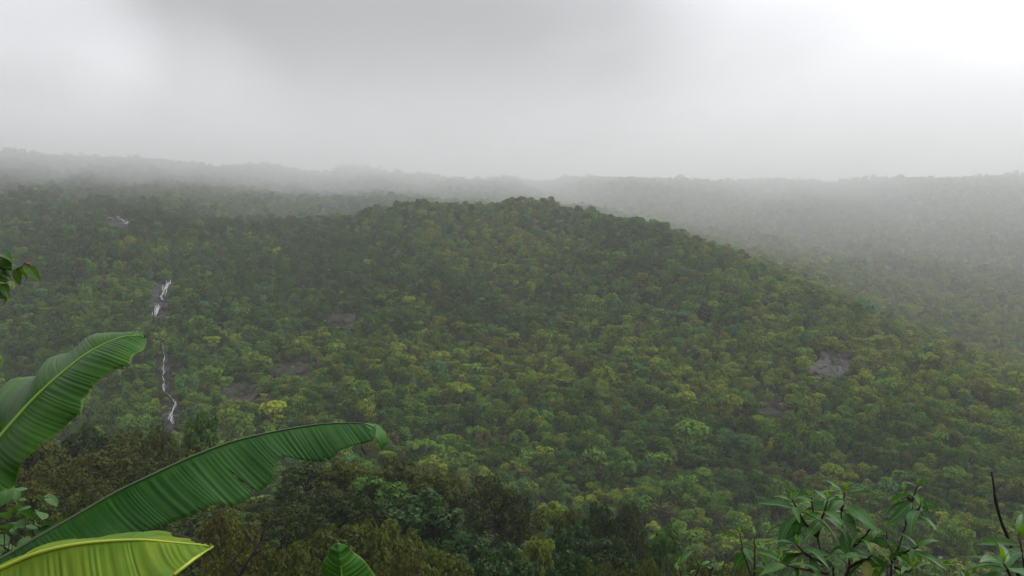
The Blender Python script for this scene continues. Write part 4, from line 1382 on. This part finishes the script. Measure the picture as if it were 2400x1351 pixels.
def hanging_branch():
    """end of a branch of a roadside tree that stands outside the frame at the left"""
    rn = np.random.default_rng(83)
    Yd = 2.5
    bx = at(-420, 900, Yd)
    base = Vector((bx.x, bx.y, float(terrain(bx.x, bx.y))))
    root = empty('roadside_tree', base)
    tag(root, 'leafy branch end with one red young leaf entering at the left edge', 'tree')
    V, Fc = tube([(0, 0, -.1), (0.02, 0, 1.1), tuple(at(-380, 560, Yd) - base), tuple(at(-360, 420, Yd + .2) - base)], [.05, .042, .035, .02], 8)
    obj('trunk', mesh_data('trunk', V, Fc, M_twig, True), root)
    P = lambda u, v, d=0: at(u, v, Yd + d) - base
    stem_mesh([P(-380, 560), P(-200, 590), P(-60, 615), P(0, 628), P(42, 630), P(55, 620), P(60, 616)], .012, .0018, root, M_twig, 'branch')
    stem_mesh([P(-200, 590), P(-80, 650), P(-20, 668), P(5, 676)], .007, .0018, root, M_twig, 'branch')
    stem_mesh([P(-60, 615), P(-10, 604), P(12, 606)], .004, .0018, root, M_twig, 'branch')

    def lf(u0, v0, u1, v1, me, roll=0.0, dd=0.0):
        a = P(u0, v0); b = P(u1, v1, dd)
        put_leaf(me, a, b - a, (b - a).length, root, roll)
    lf(56, 619, 95, 662, BLEAF[0], .9)
    lf(58, 616, 78, 621, BRED, .3)
    lf(42, 626, 68, 652, BLEAF[1], -.7, .02)
    lf(36, 628, 46, 670, BLEAF[2], 1.1)
    lf(12, 605, 44, 612, BLEAF[0], .5); lf(8, 602, 22, 600, BLEAF[1], .4); lf(0, 620, 36, 634, BLEAF[1], .8)
    lf(-6, 604, 18, 596, BLEAF[1], .9, .05); lf(6, 676, 24, 688, BLEAF[2], .9); lf(2, 660, 26, 676, BLEAF[0], -.5); lf(-6, 672, 16, 704, BLEAF[1], 1.0)
    lf(-10, 640, 26, 648, BLEAF[2], .7); lf(-20, 650, 20, 662, BLEAF[0], .9); lf(-16, 612, 12, 640, BLEAF[2], -.8); lf(-10, 680, 8, 702, BLEAF[1], .5)
    for (a, b, c, d, k, r_) in ((-8, 598, 26, 606, 2, .3), (-4, 612, 30, 622, 1, .9), (0, 632, 30, 646, 0, -.4), (-6, 652, 22, 658, 2, 1.2), (-2, 664, 22, 694, 1, .2), (4, 690, 10, 712, 0, .8), (20, 626, 40, 646, 2, .6), (-12, 690, 12, 700, 0, 1.1), (24, 612, 38, 628, 1, -.9)):
        lf(a, b, c, d, BLEAF[k], r_, rn.normal() * .03)
    for i in range(26):
        u0 = rn.uniform(-300, -10); v0 = 590 + (u0 + 300) * .13 + rn.uniform(-30, 60)
        lf(u0, v0, u0 + rn.uniform(-10, 40), v0 + rn.uniform(10, 45), BLEAF[rn.integers(3)], rn.normal(), rn.normal() * .05)


hanging_branch()

# ------------------------------------------------------------------ air: even haze, and the low cloud lying on the ridge
def box_mesh(x0, x1, y0, y1, z0, z1):
    V = [(x, y, z) for z in (z0, z1) for y in (y0, y1) for x in (x0, x1)]
    Fc = [(0, 2, 3, 1), (4, 5, 7, 6), (0, 1, 5, 4), (2, 6, 7, 3), (0, 4, 6, 2), (1, 3, 7, 5)]
    return V, Fc


HAZE_TOP = ZMAX + 14
V, Fc = box_mesh(-1510, 1510, -70, 1710, ZMIN - 1, HAZE_TOP)
hz = obj('haze', mesh_data('haze', V, Fc, volume_mat('haze_air', 0.00028, (0.94, 0.96, 0.985), 0.2)))
tag(hz, 'thin pale mist filling the whole valley', kind='stuff')


def cloud_mat():
    """vapour that thickens upwards from an uneven base and thins out again above"""
    m, nt, L = new_mat('low_cloud_vapour')
    out = nd(nt, 'ShaderNodeOutputMaterial')
    tc = nd(nt, 'ShaderNodeTexCoord')
    sep = nd(nt, 'ShaderNodeSeparateXYZ'); L(tc.outputs['Object'], sep.inputs[0])

    def ss(src, a, b, c, d):
        r = nd(nt, 'ShaderNodeMapRange', interpolation_type='SMOOTHSTEP')
        for k, v in zip(('From Min', 'From Max', 'To Min', 'To Max'), (a, b, c, d)): r.inputs[k].default_value = v
        L(src, r.inputs[0]); return r.outputs[0]

    def op(kind, a, b):
        x = nd(nt, 'ShaderNodeMath', operation=kind)
        for k, v in enumerate((a, b)):
            if isinstance(v, (int, float)): x.inputs[k].default_value = v
            else: L(v, x.inputs[k])
        return x.outputs[0]
    x, y, z = sep.outputs
    mp = nd(nt, 'ShaderNodeMapping'); mp.inputs['Scale'].default_value = (1 / 135, 1 / 190, 1 / 70); mp.inputs['Location'].default_value = (3.7, 1.1, 0.4)
    L(tc.outputs['Object'], mp.inputs[0])
    ns = nd(nt, 'ShaderNodeTexNoise', inp={'Scale': 1.0, 'Detail': 4.0, 'Roughness': 0.55}); L(mp.outputs[0], ns.inputs['Vector'])
    base = op('ADD', op('ADD', ss(x, -420, -90, 66, 88), ss(x, 90, 430, 0, -2)), op('MULTIPLY', op('SUBTRACT', ns.outputs[0], 0.5), 140.0))
    rel = op('SUBTRACT', z, base)
    low = op('ADD', ss(rel, -14, 44, 0, 0.86), ss(rel, -105, 0, 0, 0.17))
    high = ss(z, 118, 185, 1, 0.0)
    front = ss(y, 330, 680, 0, 1)
    veil = op('MULTIPLY', op('MULTIPLY', ss(x, -60, 200, 0.0006, 0.0028), ss(y, 200, 1000, 0, 1)), ss(z, 60, 150, 1, 0))
    den = op('ADD', veil, op('MULTIPLY', op('MULTIPLY', low, high), op('MULTIPLY', front, 0.0078)))
    v = nd(nt, 'ShaderNodeVolumePrincipled'); v.inputs['Color'].default_value = (0.94, 0.944, 0.955, 1); v.inputs['Anisotropy'].default_value = 0.3
    L(den, v.inputs['Density']); L(v.outputs[0], out.inputs['Volume'])
    m.cycles.volume_step_rate = 0.25
    return m


V, Fc = box_mesh(-1300, 1300, 200, 1300, ZMIN - 0.5, 186)
lc = obj('low_cloud', mesh_data('low_cloud', V, Fc, cloud_mat()))
tag(lc, 'grey rain cloud lying on the ridge and hiding its top', kind='stuff')
